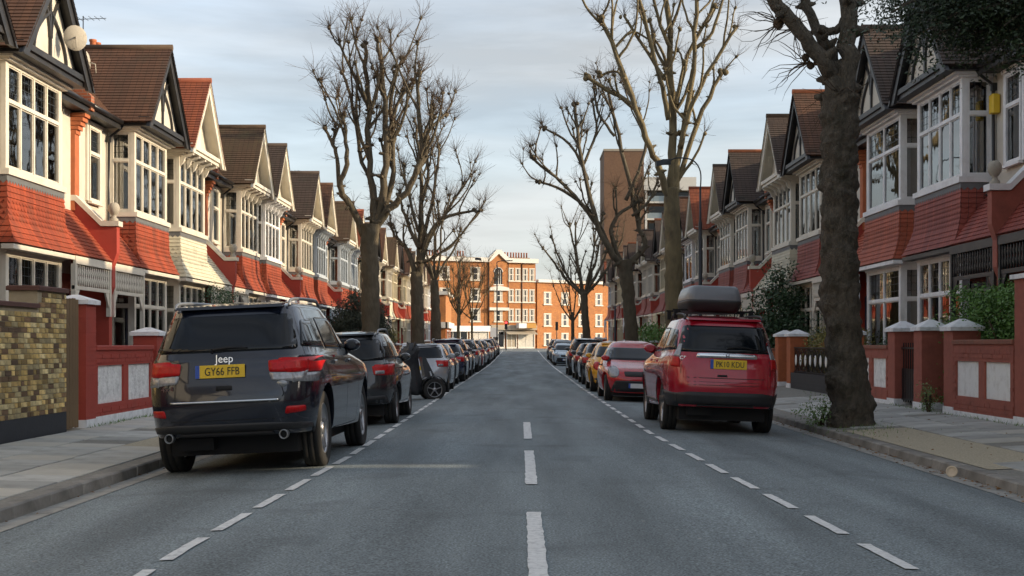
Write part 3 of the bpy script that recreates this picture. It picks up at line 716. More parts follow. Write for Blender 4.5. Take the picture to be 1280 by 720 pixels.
    def f():
        b = MB(); a, c = -2.28, -1.22
        b.box(a, a+.10, .031, .09, 4.85, 6.78); b.box(c-.10, c, .031, .09, 4.85, 6.78); b.box(a-.03, c+.03, .031, .12, 6.72, 6.80); return mirror(b, m)
    cpart(('surround', m), f, 'window_surround', M[trim], r)
    if m == 1:      # party wall work shared with the neighbour on the door side
        X = -3.125
        def f():
            b = MB(); b.prism([(.0, 0), (.0, 4.72), (.12, 4.72), (.72, 4.12), (1.1, 4.12), (1.1, 3.5), (1.0, 3.2), (1.0, 2.7), (.92, 2.5), (.92, 0)], X-.11, X+.11, plane='yz'); return b
        pw = cpart('fin', f, 'party_fin', M[st.get('fin', 'redpaint')], r)
        def f():
            b = MB(); b.prism([(.0, 4.73), (.0, 4.86), (.14, 4.86), (.76, 4.25), (1.16, 4.25), (1.16, 4.13), (.74, 4.13), (.12, 4.73)], X-.16, X+.16, plane='yz')
            b.lathe([(.10, 4.25), (.10, 4.31), (.06, 4.34), (.05, 4.40), (.08, 4.42), (.125, 4.49), (.14, 4.56), (.12, 4.64), (.07, 4.69), (.0, 4.70)], 14, (X, 1.0, 0), mi=1, caps=False); return b
        cpart('coping', f, 'ball_coping', [M[st.get('fincol', 'white')], M['ball']], pw)
        def f():
            b = MB(); b.box(X-.15, X+.15, .031, .13, 4.5, 6.3)
            for i in range(5): b.box(X-.15-.008*i, X+.15+.008*i, .031, .16+.055*i, 6.3+i*.10, 6.4+i*.10-.012)
            return b
        cpart('pilaster', f, 'corbelled_pilaster', M['orangebrick' if not st.get('plainpil') else 'redpaint'], r)
        def f():
            b = MB(); b.prism([(.5, 6.86), (.5, 7.2), (-1.85, 9.52), (-2.1, 9.52), (-8, 7.2), (-8, 6.86)], X-.12, X+.12, plane='yz'); return b
        cpart('parapet', f, 'party_parapet', M['brick'], rf)
        def f():
            b = MB(); b.box(X-.45, X+.45, -4.6, -3.3, 7.5, 10.75); b.box(X-.52, X+.52, -4.67, -3.23, 10.75, 10.9); b.box(X-.48, X+.48, -4.63, -3.27, 10.9, 11.0); return b
        ch = cpart('chimney', f, 'chimney', M['brick'], rf)
        def f():
            b = MB(); b.lathe([(.13, 0), (.12, .1), (.10, .38), (.125, .40), (.125, .46), (.09, .46), (.09, .3)], 12, caps=False); return b
        for i in range(4): cpart('pot', f, 'chimney_pot', M['terracotta'], ch, (X+(-.22 if i % 2 else .22), -3.6-.7*(i//2), 11.0))
        if st.get('aerial'):
            def f():
                b = MB(); b.tube([(X, -4.0, 11.0), (X, -4.0, 12.3)], .018, 5); b.tube([(X-.1, -4.6, 12.2), (X+.1, -3.2, 12.2)], .012, 4)
                for i in range(7): b.tube([(X-.28+.02*i, -4.5+.2*i, 12.2), (X+.28+.02*i, -4.5+.2*i, 12.2)], .008, 4)
                return b
            cpart('aerial', f, 'tv_aerial', M['metal'], r)
    return r
M['door_blue'] = mat('dark blue door', (.03, .05, .09), .4, .1, 4, .05); M['door_red'] = mat('red door', (.25, .03, .02), .4, .1, 4, .05); M['door_green'] = mat('green door', (.03, .08, .05), .4, .1, 4, .05)
words = ['second', 'third', 'fourth', 'fifth', 'sixth', 'seventh', 'eighth', 'ninth', 'tenth', 'eleventh', 'twelfth', 'thirteenth', 'fourteenth', 'fifteenth', 'sixteenth', 'seventeenth', 'eighteenth', 'nineteenth', 'twentieth', 'last']
APN = {'apron': 'bright red tiled apron', 'apron_dark': 'dark red tiled apron', 'apron_orange': 'orange red tiled apron', 'cream': 'cream painted tiled apron'}
RFN = {'roof_brown': 'brown roof', 'roof_red': 'red tiled roof', 'roof_moss': 'mossy brown roof', 'roof_dark': 'dark roof'}
LST = [dict(barge='black', roof='roof_brown', apron='apron', mode=0), dict(barge='black', roof='roof_brown', apron='apron', mode=0, curt='curtain2', door='door_red'),
       dict(barge='black', roof='roof_brown', apron='apron', mode=1, ridge='roof_moss_main', trim='white'), dict(barge='white', roof='roof_red', apron='cream', mode=0, porch='cream', curt='curtain2'),
       dict(barge='white', roof='roof_moss', apron='apron', mode=2, ridge='roof_moss_main'), dict(barge='white', roof='roof_dark', apron='apron', mode=0, trim='greytrim'),
       dict(barge='white', roof='roof_dark', apron='apron', mode=1), dict(barge='white', roof='roof_brown', apron='apron', mode=3, door='door_red')]
RST = [dict(barge='black', roof='roof_dark', apron='apron_dark', trim='greytrim', ptrim='black', cols=4, fin='redwallbrick', fincol='greytrim'), dict(barge='black', roof='roof_dark', apron='apron_dark', trim='greytrim', ptrim='black', cols=4, mode=3, fin='redwallbrick', fincol='greytrim'),
       dict(barge='black', roof='roof_dark', apron='apron_orange', trim='greytrim', cols=2, mode=1, curt='curtain2', base='orangebrick'), dict(barge='black', roof='roof_brown', apron='apron_dark', trim='white', cols=4, ridge='terracotta'),  # terracotta ridge: orange sunlight along this ridge put into its colour
       dict(barge='white', roof='roof_dark', apron='cream', porch='cream', trim='white', cols=4, ridge='roof_moss_main'), dict(barge='black', roof='roof_dark', apron='apron_dark', trim='white', cols=4, ridge='terracotta'),  # last one's ridge likewise coloured terracotta for the sun catching it
       dict(barge='white', roof='roof_dark', apron='apron_dark', trim='white', cols=4), dict(barge='white', roof='roof_red', apron='apron_dark', trim='white', cols=4)]
for k in ('roof_moss_main',): pass
def place_row(side):
    rng = random.Random(21 if side < 0 else 22); sty = LST if side < 0 else RST
    p0, per = (17.70, 6.25) if side < 0 else (18.35, 6.5)
    last = 19 if side < 0 else 18
    for i in range(-1, last+1):
        zc = p0+(i+.5)*per; m = (1 if i % 2 else -1)*(1 if side < 0 else 1)
        if side < 0: m = 1 if i % 2 else -1          # left: second house has its bay nearer the camera
        if i < 0: continue
        st = dict(sty[i]) if i < len(sty) else dict(rng.choice(sty[2:]))
        st['seed'] = i
        if i > 5: st['trim'] = rng.choice(['white', 'white', 'creamtrim', 'bluetrim', 'greytrim'])
        if i >= len(sty):
            st['mode'] = rng.randint(0, 3); st['roof'] = rng.choice(['roof_dark', 'roof_brown', 'roof_dark', 'roof_moss', 'roof_red'])
            if st['apron'] == 'cream' and rng.random() < .6: st['apron'] = 'apron' if side < 0 else 'apron_dark'; st['porch'] = st['apron']
        if side > 0: st['glass'] = 'glassR'
        if i in (3, 5, 7, 9, 13): st['aerial'] = 1
        r = build_house(m, st, 2 if zc < 84 else 1)
        r.location = (-10.6 if side < 0 else 10.2, zc, rise(zc)+(.02 if side < 0 else .10)); r.rotation_euler = (0, 0, -math.pi/2 if side < 0 else math.pi/2)
        if side > 0: r.scale = (1.04, 1, 1.03)
        sd_ = 'left' if side < 0 else 'right'; pos = 'nearest of the %s row' % sd_ if i == 0 else '%s along the %s row' % (words[i-1], sd_)
        tag(r, '%s gabled house, %s, %s, %s' % (st['barge'], APN[st['apron']].replace(' tiled', ''), RFN[st['roof']], pos), 'house', 'houses of the %s terrace' % ('left' if side < 0 else 'right'))
        HOUSES[(side, i)] = r
HOUSES = {}
place_row(-1); place_row(1)
# the rows go on behind the camera, with a gap added on the right for the sun streak
def shell(side, zc, wid, m):
    r = build_house(m, dict(barge='white', roof='roof_dark', apron='apron_dark'), 0, True)
    r.location = (-10.6 if side < 0 else 10.2, zc, .02 if side < 0 else .10); r.rotation_euler = (0, 0, -math.pi/2 if side < 0 else math.pi/2); r.scale = (wid/6.25, 1, 1 if side < 0 else 1.03)
    tag(r, 'terrace house behind the viewer on the %s, %s' % ('left' if side < 0 else 'right', 'beside the passage' if zc > 10 else '%s one past the passage' % ['first', 'second', 'third', 'fourth', 'fifth'][min(4, max(0, int((14.7-zc)/6.2)))]), 'house', 'houses of the %s terrace behind the viewer' % ('left' if side < 0 else 'right'))
GAP0, GAP1 = 11.0, 12.78
shell(1, (18.35+GAP1)/2, 18.35-GAP1, 1)
for k in range(4): shell(1, GAP0-3.25-6.5*k, 6.5, -1 if k % 2 else 1)
for k in range(4): shell(-1, 17.7-3.125-6.25*k, 6.25, 1 if k % 2 else -1)
b = MB(); b.box(9.9, 10.1, GAP0-.3, GAP1+.3, 0, 3.15)  # added out of view to block part of the sunlight through the gap
tag(part(b, 'sun_streak_blocker', M['redwallbrick']), 'brick wall closing the passage between the terrace houses beside the viewer', 'wall')
# fittings on the near houses: dishes, alarm box
def dish(parent, loc, rz):
    b = MB(); prof = [(.0, 0), (.12, .012), (.24, .05), (.31, .09), (.315, .095)]
    b.lathe(prof, 18, axis='y', caps=False); b.tube([(0, 0, 0), (0, -.18, -.05), (0, -.2, -.3)], .02, 6); b.tube([(0, .0, -.28), (0, .3, -.1)], .012, 5); b.box(-.04, .04, .27, .35, -.13, -.05)
    o = part(b, 'satellite_dish', M['ball'], parent, loc, rz); o.scale = (.75, .75, .85); return o
dish(HOUSES[(-1, 1)], (.62, 1.40, 7.70), R(115)); dish(HOUSES[(-1, 2)], (2.45, .2, 8.15), R(180))
b = MB(); b.bevbox(-.11, .11, -.09, .09, 0, .40, .03); o = part(b, 'alarm_box', mat('yellow alarm box', (.75, .50, .03), .5, .05, 5, 0), HOUSES[(1, 1)], (-.86, .13, 6.0))
# ------------------------------------------------------------------ trees
def wpath(pxs, Z, rng, dz=.5, z0=None):
    """points through the tree's own plane, wandering in depth with height"""
    out = []; d = 0; drift = rng.uniform(-1, 1)*dz
    for i, (px, py) in enumerate(pxs):
        if i: d += drift*.5+rng.uniform(-.2, .2)*dz
        p = at(px, py, Z); k = (Z+d)/Z
        out.append(Vector(((px-651)*(Z+d)/1600, Z+d, EYE+(430-py)*(Z+d)/1600)))
    return out
def spray(tw, p, d, rng, n, ln, r=.008):
    """a pollard head: thin shoots fanning out of a knuckle"""
    for i in range(n):
        v = (d*rng.uniform(.5, 1.2)+Vector((rng.gauss(0, 1), rng.gauss(0, 1), rng.gauss(.45, .8)))*.85).normalized()
        l_ = ln*rng.uniform(.4, 1.25); q = p+v*l_*.5+Vector((rng.gauss(0, .05), rng.gauss(0, .05), 0))*l_
        e = q+(v+Vector((rng.gauss(0, .25), rng.gauss(0, .25), rng.uniform(-.1, .35)))).normalized()*l_*.5
        tw.tube([p, q, e], [r, r*.7, r*.3], 3, smooth=False, caps=False)
        if rng.random() < .6:
            v2 = (v+Vector((rng.gauss(0, .6), rng.gauss(0, .6), rng.gauss(0, .5)))).normalized(); tw.tube([q, q+v2*l_*.4], [r*.55, r*.25], 3, smooth=False, caps=False)
def knot(cr, p, r, rng):
    """swollen pollard knuckle"""
    for k in range(3):
        q = p+Vector((rng.gauss(0, .4), rng.gauss(0, .4), rng.gauss(0, .4)))*r; h = r*rng.uniform(.6, 1.0)
        cr.tube([q-Vector((0, 0, h)), q-Vector((0, 0, h*.5)), q, q+Vector((0, 0, h*.6)), q+Vector((0, 0, h))], [h*.35, h*.85, h, h*.8, h*.25], 7, rough=.5, fr=3)
def limb(cr, tw, P, r0, r1, rng, dens=1.0, head=True, sides=8, tl=.7, rough=.16, sub=1, nt=16):
    pts = cat_rom(P, 4); n = len(pts)
    for i in range(1, n-1): pts[i] = pts[i]+Vector((rng.gauss(0, 1), rng.gauss(0, 1), rng.gauss(0, .4)))*r0*.2
    rad = [r0+(r1-r0)*(i/(n-1))**.8 for i in range(n)]
    cr.tube(pts, rad, sides, rough=rough, fr=3.5)
    L_ = sum((pts[i+1]-pts[i]).length for i in range(n-1))
    # old cut knuckles and short spurs along the limb
    for k in range(int(L_*2.4*dens)):
        i = rng.randint(2, n-2); t = (pts[i+1]-pts[i]).normalized(); o = (t.orthogonal()*rng.gauss(0, 1)+t.cross(t.orthogonal())*rng.gauss(0, 1)).normalized()
        p = pts[i]+o*rad[i]*.85
        if rng.random() < .75: cr.tube([p-o*rad[i]*.5, p, p+o*rad[i]*.7, p+o*rad[i]*1.3], [rad[i]*.7, rad[i]*.62, rad[i]*.42, rad[i]*.25], 7, rough=.5, fr=5)
        spray(tw, p+o*rad[i]*.3, o, rng, rng.randint(2, 5), tl*.55)
    if sub:
        for k in range(max(1, int(L_*.8*dens))):
            i = rng.randint(int(n*.3), n-2); t = (pts[i+1]-pts[i]).normalized(); o = Vector((rng.gauss(0, 1), rng.gauss(0, 1), .3)).normalized()
            v = (t*.6+o*.75+Vector((0, 0, .55))).normalized(); ll = rng.uniform(.5, 1.7)*min(1.3, L_*.28); r_ = rad[i]*.5+.014
            e = pts[i]+v*ll; mid = pts[i]+v*ll*.5+Vector((rng.gauss(0, .06), rng.gauss(0, .06), rng.gauss(0, .06)))*ll
            limb(cr, tw, [pts[i], mid, e+Vector((0, 0, ll*.15))], r_, r_*.55, rng, dens*.5, True, 6, tl, rough, sub-1 if sub > 1 else 0, int(nt*.6))
    if head:
        knot(cr, pts[-1], r1*1.6+.022, rng); spray(tw, pts[-1], (pts[-1]-pts[-3]).normalized(), rng, nt, tl)
def trunk_mesh(P, rad, rng, rough=.14, sides=20, burrs=0, flare=1.14):
    b = MB(); fine = burrs > 0; pts = cat_rom(P, 26 if fine else 10); n = len(pts); z0 = pts[0].z; sides = 64 if fine else sides
    def rr(i):
        t = i/(n-1)*(len(rad)-1); k = min(int(t), len(rad)-2); return rad[k]+(rad[k+1]-rad[k])*(t-k)
    R_ = [rr(i)*(1+(flare-1)*max(0, 1-(pts[i].z-z0)/.55)**2) for i in range(n)]
    if not fine:
        b.tube(pts, R_, sides, rough=rough*1.4, fr=3.2); return b
    B = []
    for k in range(burrs):
        i = rng.randint(2, n-3); a = rng.uniform(0, 6.28); s_ = R_[i]*rng.uniform(.22, .55)
        B.append((pts[i]+Vector((math.cos(a), math.sin(a), 0))*R_[i], s_, rng.uniform(.5, 1)))
    rings = []
    for i, p in enumerate(pts):
        ring = []
        for j in range(sides):
            a = 2*math.pi*j/sides; d = Vector((math.cos(a), math.sin(a), 0)); q = p+d*R_[i]; e = 0
            for c, s_, h_ in B:
                t = (q-c).length/s_
                if t < 1.3: e = max(e, s_*h_*.55*(1-(t/1.3)**2)*(1+.5*noise.noise(q*16)))
            up = min(1, max(0, (p.z-z0-1.6)/1.2))*.7+.3
            fr_ = noise.noise(Vector((q.x*9, q.y*9, q.z*3.5)))*.030+abs(noise.noise(Vector((q.x*22, q.y*22, q.z*6))))*.028+noise.noise(q*3)*.045
            cork = (abs(noise.noise(q*7))*.07+abs(noise.noise(q*17))*.04)*up
            rr_ = R_[i]*(1+.10*math.sin(a*5+2*noise.noise(p))*max(0, 1-(p.z-z0)/1.0))+e+fr_+cork
            ring.append(p+d*rr_)
        rings.append(ring)
    b.loft(rings, True, True, 0, True); return b
def tree(Z, trunk_px, tr, limbs, label, seed, bark='bark', tw_l=.7, dens=1, sides=8, group='bare pollarded street trees', burrs=0, rough=.14, dz=.5, nt=16, nsub=1, limbmat=None):
    rng = random.Random(seed)
    P = wpath(trunk_px, Z, rng, .05); base = P[0].copy(); gx = base.x; base.z = foot_z(gx, Z)-.05; P[0] = base
    if not burrs: tr = [t*.86 for t in tr]; limbs = [(a, r0*.86, r1*.9) for a, r0, r1 in limbs]
    root = empty('plane_tree', base); tag(root, label, 'tree', group)
    inv = -base
    tb = trunk_mesh([p+inv for p in P], tr, rng, rough, 22, burrs)
    part(tb.mesh('trunk'), 'trunk', M[bark], root)
    cr = MB(); tw = MB()
    for (px, r0, r1) in limbs:
        limb(cr, tw, [p+inv for p in wpath(px, Z, rng, dz)], r0, r1, rng, dens, sides=sides, tl=tw_l, sub=nsub, nt=nt)
    part(cr.mesh('crown'), 'crown', M[limbmat or bark], root); part(tw.mesh('twigs'), 'twigs', M['twig'], root)
    return root
def auto_limbs(Z, bx, by, rng, nl, H, spread, r0):
    """limbs for a tree given by its fork point: px/py lists"""
    s_ = 1600/Z; out = []
    for i in range(nl):
        a = (i+.5)/nl*2-1+rng.uniform(-.15, .15); h = H*(1-.35*abs(a))*rng.uniform(.85, 1.05)
        pts = [(bx, by)]
        for k in range(1, 4):
            t = k/3; pts.append((bx+a*spread*s_*(t**.75)+rng.uniform(-.12, .12)*s_, by-h*s_*t))
        out.append((pts, r0*rng.uniform(.7, 1.0), r0*.35))
    return out
tree(42, [(462, 445), (463, 400), (463, 350), (462, 310), (463, 280)], [.36, .35, .33, .33, .36], [
    ([(466, 292), (467, 262), (462, 202), (459, 122), (456, 55)], .20, .06), ([(468, 290), (480, 235), (482, 177), (480, 110), (472, 50)], .19, .055),
    ([(464, 292), (481, 268), (506, 240), (527, 196), (522, 122), (525, 92)], .19, .05), ([(512, 232), (531, 196), (536, 165), (557, 142)], .10, .05),
    ([(456, 296), (438, 257), (424, 232), (433, 205), (432, 170), (430, 145)], .16, .05), ([(424, 234), (421, 198), (414, 176), (406, 160)], .09, .05),
    ([(470, 285), (484, 250), (491, 200), (489, 122), (502, 75)], .16, .05), ([(489, 150), (500, 125), (516, 102)], .08, .04),
    ([(463, 230), (450, 190), (438, 120), (428, 90)], .09, .045), ([(459, 130), (440, 90), (424, 52)], .07, .04), ([(483, 180), (500, 160), (512, 110)], .08, .04), ([(461, 200), (446, 150), (447, 100)], .07, .04)],
    'tall bare pollarded plane tree with a thick trunk beside the dark round bush', 1, 'bark', .8, 1.3, nt=30, nsub=2)
tree(61, [(522, 440), (522, 400), (521, 370), (521, 340)], [.38, .36, .33, .34], [
    ([(521, 350), (512, 318), (499, 300), (487, 281)], .17, .06), ([(522, 350), (526, 300), (527, 245), (525, 200), (518, 150)], .2, .06),
    ([(524, 345), (532, 306), (551, 275), (594, 263)], .17, .06), ([(524, 342), (536, 300), (563, 257), (580, 229)], .14, .05),
    ([(526, 310), (536, 270), (546, 220), (549, 183)], .13, .05), ([(524, 310), (510, 280), (502, 257), (499, 239)], .12, .05), ([(523, 290), (510, 240), (503, 205)], .10, .05),
    ([(524, 330), (545, 320), (570, 300), (600, 262)], .10, .05), ([(525, 260), (535, 225), (533, 180)], .10, .05)],
    'bare pollarded plane tree on the left beyond the tallest one, wide fan of limbs', 2, 'bark', .9, 1.3, nt=30, nsub=2)
rng = random.Random(5)
tree(75, [(545, 442), (545, 405), (544, 375), (543, 350)], [.36, .34, .30, .28], auto_limbs(75, 543, 352, rng, 5, 5.0, 1.9, .13), 'shorter pollarded tree with thick straight trunk, third along the left kerb', 3, 'bark', .8, .8)
tree(92, [(573, 436), (573, 415), (573, 395), (574, 380)], [.14, .12, .11, .10], auto_limbs(92, 574, 395, rng, 6, 4.0, 1.9, .07), 'slim young street tree with fine orange twigs before the brick mansion block', 4, 'barklight', 1.0, 1.6, nt=26)
tree(108, [(590, 434), (590, 415), (590, 400), (590, 392)], [.12, .11, .10, .09], auto_limbs(108, 590, 400, rng, 6, 4.6, 2.0, .07), 'farthest slim young tree on the left, twiggy before the brick mansion block', 5, 'barklight', 1.0, 1.6, nt=26)
tree(45.8, [(843, 460), (843, 406), (842, 330), (840, 270), (839, 235)], [.42, .38, .36, .33, .32], [
    ([(840, 245), (841, 191), (838, 90), (834, -10), (832, -60)], .22, .08), ([(838, 255), (826, 215), (813, 185), (789, 119), (757, 36), (751, 22)], .17, .07),
    ([(797, 140), (778, 122), (759, 113), (734, 95)], .12, .07), ([(836, 150), (828, 110), (818, 72), (800, 0), (796, -20)], .12, .06),
    ([(842, 250), (851, 215), (879, 137), (903, 90)], .15, .07), ([(841, 240), (850, 190), (866, 90), (871, 0), (874, -30)], .15, .06),
    ([(850, 185), (862, 140), (885, 92), (921, 34)], .12, .06), ([(845, 130), (860, 70), (893, 8)], .11, .06), ([(790, 122), (772, 90), (750, 95)], .07, .05), ([(768, 60), (790, 40), (812, 50)], .07, .04),
    ([(832, 100), (805, 60), (780, 20)], .09, .05), ([(838, 60), (822, 20), (812, -30)], .09, .05), ([(870, 60), (890, 40), (905, -5)], .08, .05)],
    'tallest bare pollarded plane tree on the right, trunk rising behind the roof box', 6, 'barklight', .7, 1.1, dz=.7, nt=20, nsub=1)
tree(65.7, [(790, 452), (789, 418), (786, 375), (783, 346), (779, 325)], [.45, .40, .38, .42, .44], [
    ([(779, 338), (763, 312), (748, 285), (729, 203), (719, 130)], .24, .08), ([(745, 280), (718, 245), (694, 221), (664, 197)], .13, .07),
    ([(760, 305), (741, 269), (706, 239), (674, 227)], .13, .07), ([(780, 338), (806, 308), (797, 275), (778, 190), (760, 113)], .22, .08),
    ([(782, 250), (798, 215), (807, 179), (798, 137)], .12, .07), ([(735, 225), (712, 180), (680, 160)], .10, .06), ([(778, 330), (765, 295), (772, 270), (800, 250)], .16, .08),
    ([(768, 170), (748, 140), (742, 110)], .09, .06), ([(730, 205), (745, 165), (740, 125)], .09, .06), ([(790, 270), (812, 250), (822, 225)], .09, .06)],
    'forked pollarded plane tree on the right before the brick tower', 7, 'bark', .9, 1.1, dz=.9, nt=26, nsub=2)
tree(105, [(735, 440), (733, 415), (731, 390), (730, 365)], [.42, .38, .34, .34], auto_limbs(105, 730, 370, rng, 8, 6.4, 3.7, .19), 'bushy headed pollarded tree on the right before the far corner', 8, 'bark', 1.0, 1.1, nt=20)
tree(125, [(716, 438), (716, 418), (716, 402), (716, 390)], [.24, .2, .18, .16], auto_limbs(125, 716, 402, rng, 6, 5.0, 2.2, .11), 'small far street tree on the right beyond the bushy headed one', 9, 'bark', 1.0, 1.1, nt=20)
near = tree(21.6, [(1067, 528), (1065, 510), (1060, 470), (1054, 420), (1050, 350), (1049, 250), (1050, 180), (1049, 120)], [.34, .33, .30, .27, .275, .265, .26, .28], [
    ([(1049, 140), (1038, 95), (1028, 71), (998, 39), (971, 6), (952, -40)], .16, .10), ([(1048, 125), (1040, 75), (1034, 55), (1017, 28), (1002, -10)], .12, .08),
    ([(1053, 135), (1058, 98), (1061, 40), (1060, -30), (1058, -90)], .18, .14), ([(1022, 35), (1040, 40), (1060, 26)], .07, .07)],
    'near plane tree with a dark burred trunk standing on the right pavement', 10, 'barkdark', .5, 1.6, burrs=70, rough=.26, dz=.15, nt=10, nsub=0)
# drooping bare side shoots of the near tree
rng = random.Random(12); tw = MB(); base = near.location.copy()
for (px, py) in ((974, 30), (1013, 78), (996, 36), (1052, 120)):
    p = at(px, py, 21.6)-base
    cr = MB(); knot(tw, p, .09, rng)
    for k in range(13):
        v = Vector((rng.uniform(-1, -.2), rng.uniform(-.7, .7), rng.uniform(-.5, .7))).normalized(); pts = [p]
        for j in range(5): v = (v+Vector((rng.gauss(0, .3), rng.gauss(0, .3), rng.gauss(-.08, .3)))).normalized(); pts.append(pts[-1]+v*rng.uniform(.1, .24))
        tw.tube(pts, [.012, .010, .008, .006, .004, .002], 4, smooth=False)
part(tw.mesh('side_shoots'), 'side_shoots', M['twig'], near)
# leafy evergreen whose branches hang in at the upper right
rng = random.Random(31); root = empty('evergreen_tree', (8.9, 15.2, .1)); tag(root, 'dark leafy evergreen tree whose branches hang in at the upper right', 'tree')
o0 = Vector((8.9, 15.2, .1)); b = MB(); b.tube(cat_rom([(0, 0, -.1), (.05, .1, 2.2), (-.2, .2, 4.2), (-.5, .4, 6.2)], 5), [.24-.006*i for i in range(16)], 12, rough=.15); part(b.mesh('trunk'), 'trunk', M['barkdark'], root)
lv = MB(); br = MB()
ends = []
for k in range(120):
    tx = rng.uniform(1092, 1330); ty = rng.uniform(-70, 52 if tx > 1150 else 30); Z = rng.uniform(14.2, 17.2); e = at(tx, ty, Z)-o0
    if tx < 1140 and rng.random() < .5: continue
    s_ = Vector((-.4, .3, 5.2+rng.uniform(-1, 1)))
    mid = s_.lerp(e, .55)+Vector((0, 0, .5)); pts = cat_rom([s_, mid, e], 4); br.tube(pts, [.05-.005*i for i in range(len(pts))], 5, rough=.1); ends += [(pts[-1], 1.0), (pts[-3], .9), (pts[-2], 1)]
for (e, w) in ends:
    for c in range(7):
        q = e+Vector((rng.gauss(0, .22), rng.gauss(0, .28), rng.gauss(-.06, .17)))
        leafcloud(lv, [q+Vector((rng.gauss(0, .08), rng.gauss(0, .08), rng.gauss(0, .07))) for i in range(24)], .028, rng)
part(br.mesh('branches'), 'branches', M['barkdark'], root); part(lv.mesh('crown'), 'crown', M['leaf'], root)
# ------------------------------------------------------------------ cars
def pchip(keys, n=5):
    """monotone interpolation of key tuples"""
    K = len(keys); dim = len(keys[0]); D = [[keys[i+1][d]-keys[i][d] for d in range(dim)] for i in range(K-1)]; T = []
    for i in range(K):
        if i == 0: T.append(D[0]); continue
        if i == K-1: T.append(D[-1]); continue
        T.append([0 if D[i-1][d]*D[i][d] <= 0 else 2*D[i-1][d]*D[i][d]/(D[i-1][d]+D[i][d]) for d in range(dim)])
    out = []
    for i in range(K-1):
        for k in range(n):
            t = k/n; h00 = 2*t**3-3*t*t+1; h10 = t**3-2*t*t+t; h01 = -2*t**3+3*t*t; h11 = t**3-t*t
            out.append([h00*keys[i][d]+h10*T[i][d]+h01*keys[i+1][d]+h11*T[i+1][d] for d in range(dim)])
    out.append(list(keys[-1])); return out
def body_mesh(keys, L_, W_, exps=5.0, axles=None, rw=.33, n=72, H=1.0):
    K = [(k[0]*H, k[1]*L_/2, k[2]*H, k[3]*L_/2, k[4]*W_/2) for k in keys]
    rings = []
    for zr, yr, zf, yf, w in pchip(K, 5):
        ring = []; yc = (yr+yf)/2; hl = (yf-yr)/2
        for i in range(n):
            a = 2*math.pi*(i+.5)/n; c, s_ = math.cos(a), math.sin(a)
            x = w*math.copysign(abs(c)**(2/exps), c); t = math.copysign(abs(s_)**(2/exps), s_); u = (t+1)/2
            ring.append((x, yc+hl*t, zr+(zf-zr)*u))
        rings.append(ring)
    b = MB(); b.loft(rings, True, False, 0, True)
    me = b.mesh('body'); bm = bmesh.new(); bm.from_mesh(me)
    AV = list(bm.verts)
    for k in (0, len(rings)-1):
        vs = [AV[k*n+i] for i in range(n)]; c = bm.verts.new(sum((v.co for v in vs), Vector())/n+Vector((0, 0, .012 if k else 0)))
        for i in range(n):
            f = bm.faces.new((vs[i], vs[(i+1) % n], c)); f.smooth = True
    bmesh.ops.recalc_face_normals(bm, faces=bm.faces[:])
    bm.to_mesh(me); bm.free()
    # wheel arches
    if axles:
        cb = MB()
        for ya in axles:
            for s_ in (-1, 1):
                xs = sorted((s_*(W_/2-.30), s_*(W_/2+.2)))
                cb.lathe([(rw, xs[0]), (rw, xs[1])], 40, (0, ya, rw-.04), 'x', 0, False)
        cm = cb.fixed('cut'); cm.materials.append(M['under']); me.materials.append(M['under']); me.materials.append(M['under'])
        for p_ in cm.polygons: p_.material_index = 0
        o = bpy.data.objects.new('tmp', me); c = bpy.data.objects.new('tmpc', cm); COL.objects.link(o); COL.objects.link(c)
        for p_ in me.polygons: p_.material_index = 1
        md = o.modifiers.new('b', 'BOOLEAN'); md.operation = 'DIFFERENCE'; md.object = c; md.solver = 'EXACT'; md.material_mode = 'INDEX'
        dg = bpy.context.evaluated_depsgraph_get(); m2 = bpy.data.meshes.new_from_object(o.evaluated_get(dg))
        bpy.data.objects.remove(o); bpy.data.objects.remove(c)
        m2.materials.clear()
        idx = [p_.material_index for p_ in m2.polygons]
        for p_, i in zip(m2.polygons, idx): p_.material_index = 0 if i == 1 else 1
        me = m2; me.name = 'body'
    try: me.set_sharp_from_angle(angle=R(40))
    except Exception: pass
    return me
def bvh_of(me):
    bm = bmesh.new(); bm.from_mesh(me); t = BVHTree.FromBMesh(bm); bm.free(); return t
def rnd(poly, r=.03, k=4):
    out = []; n = len(poly)
    for i in range(n):
        p = Vector(poly[i]); a = Vector(poly[i-1])-p; c = Vector(poly[(i+1) % n])-p; rr = min(r, a.length*.45, c.length*.45)
        A, C = p+a.normalized()*rr, p+c.normalized()*rr
        for j in range(k+1):
            t = j/k; q = A*(1-t)**2+p*2*t*(1-t)+C*t*t; out.append((q.x, q.y))
    return out
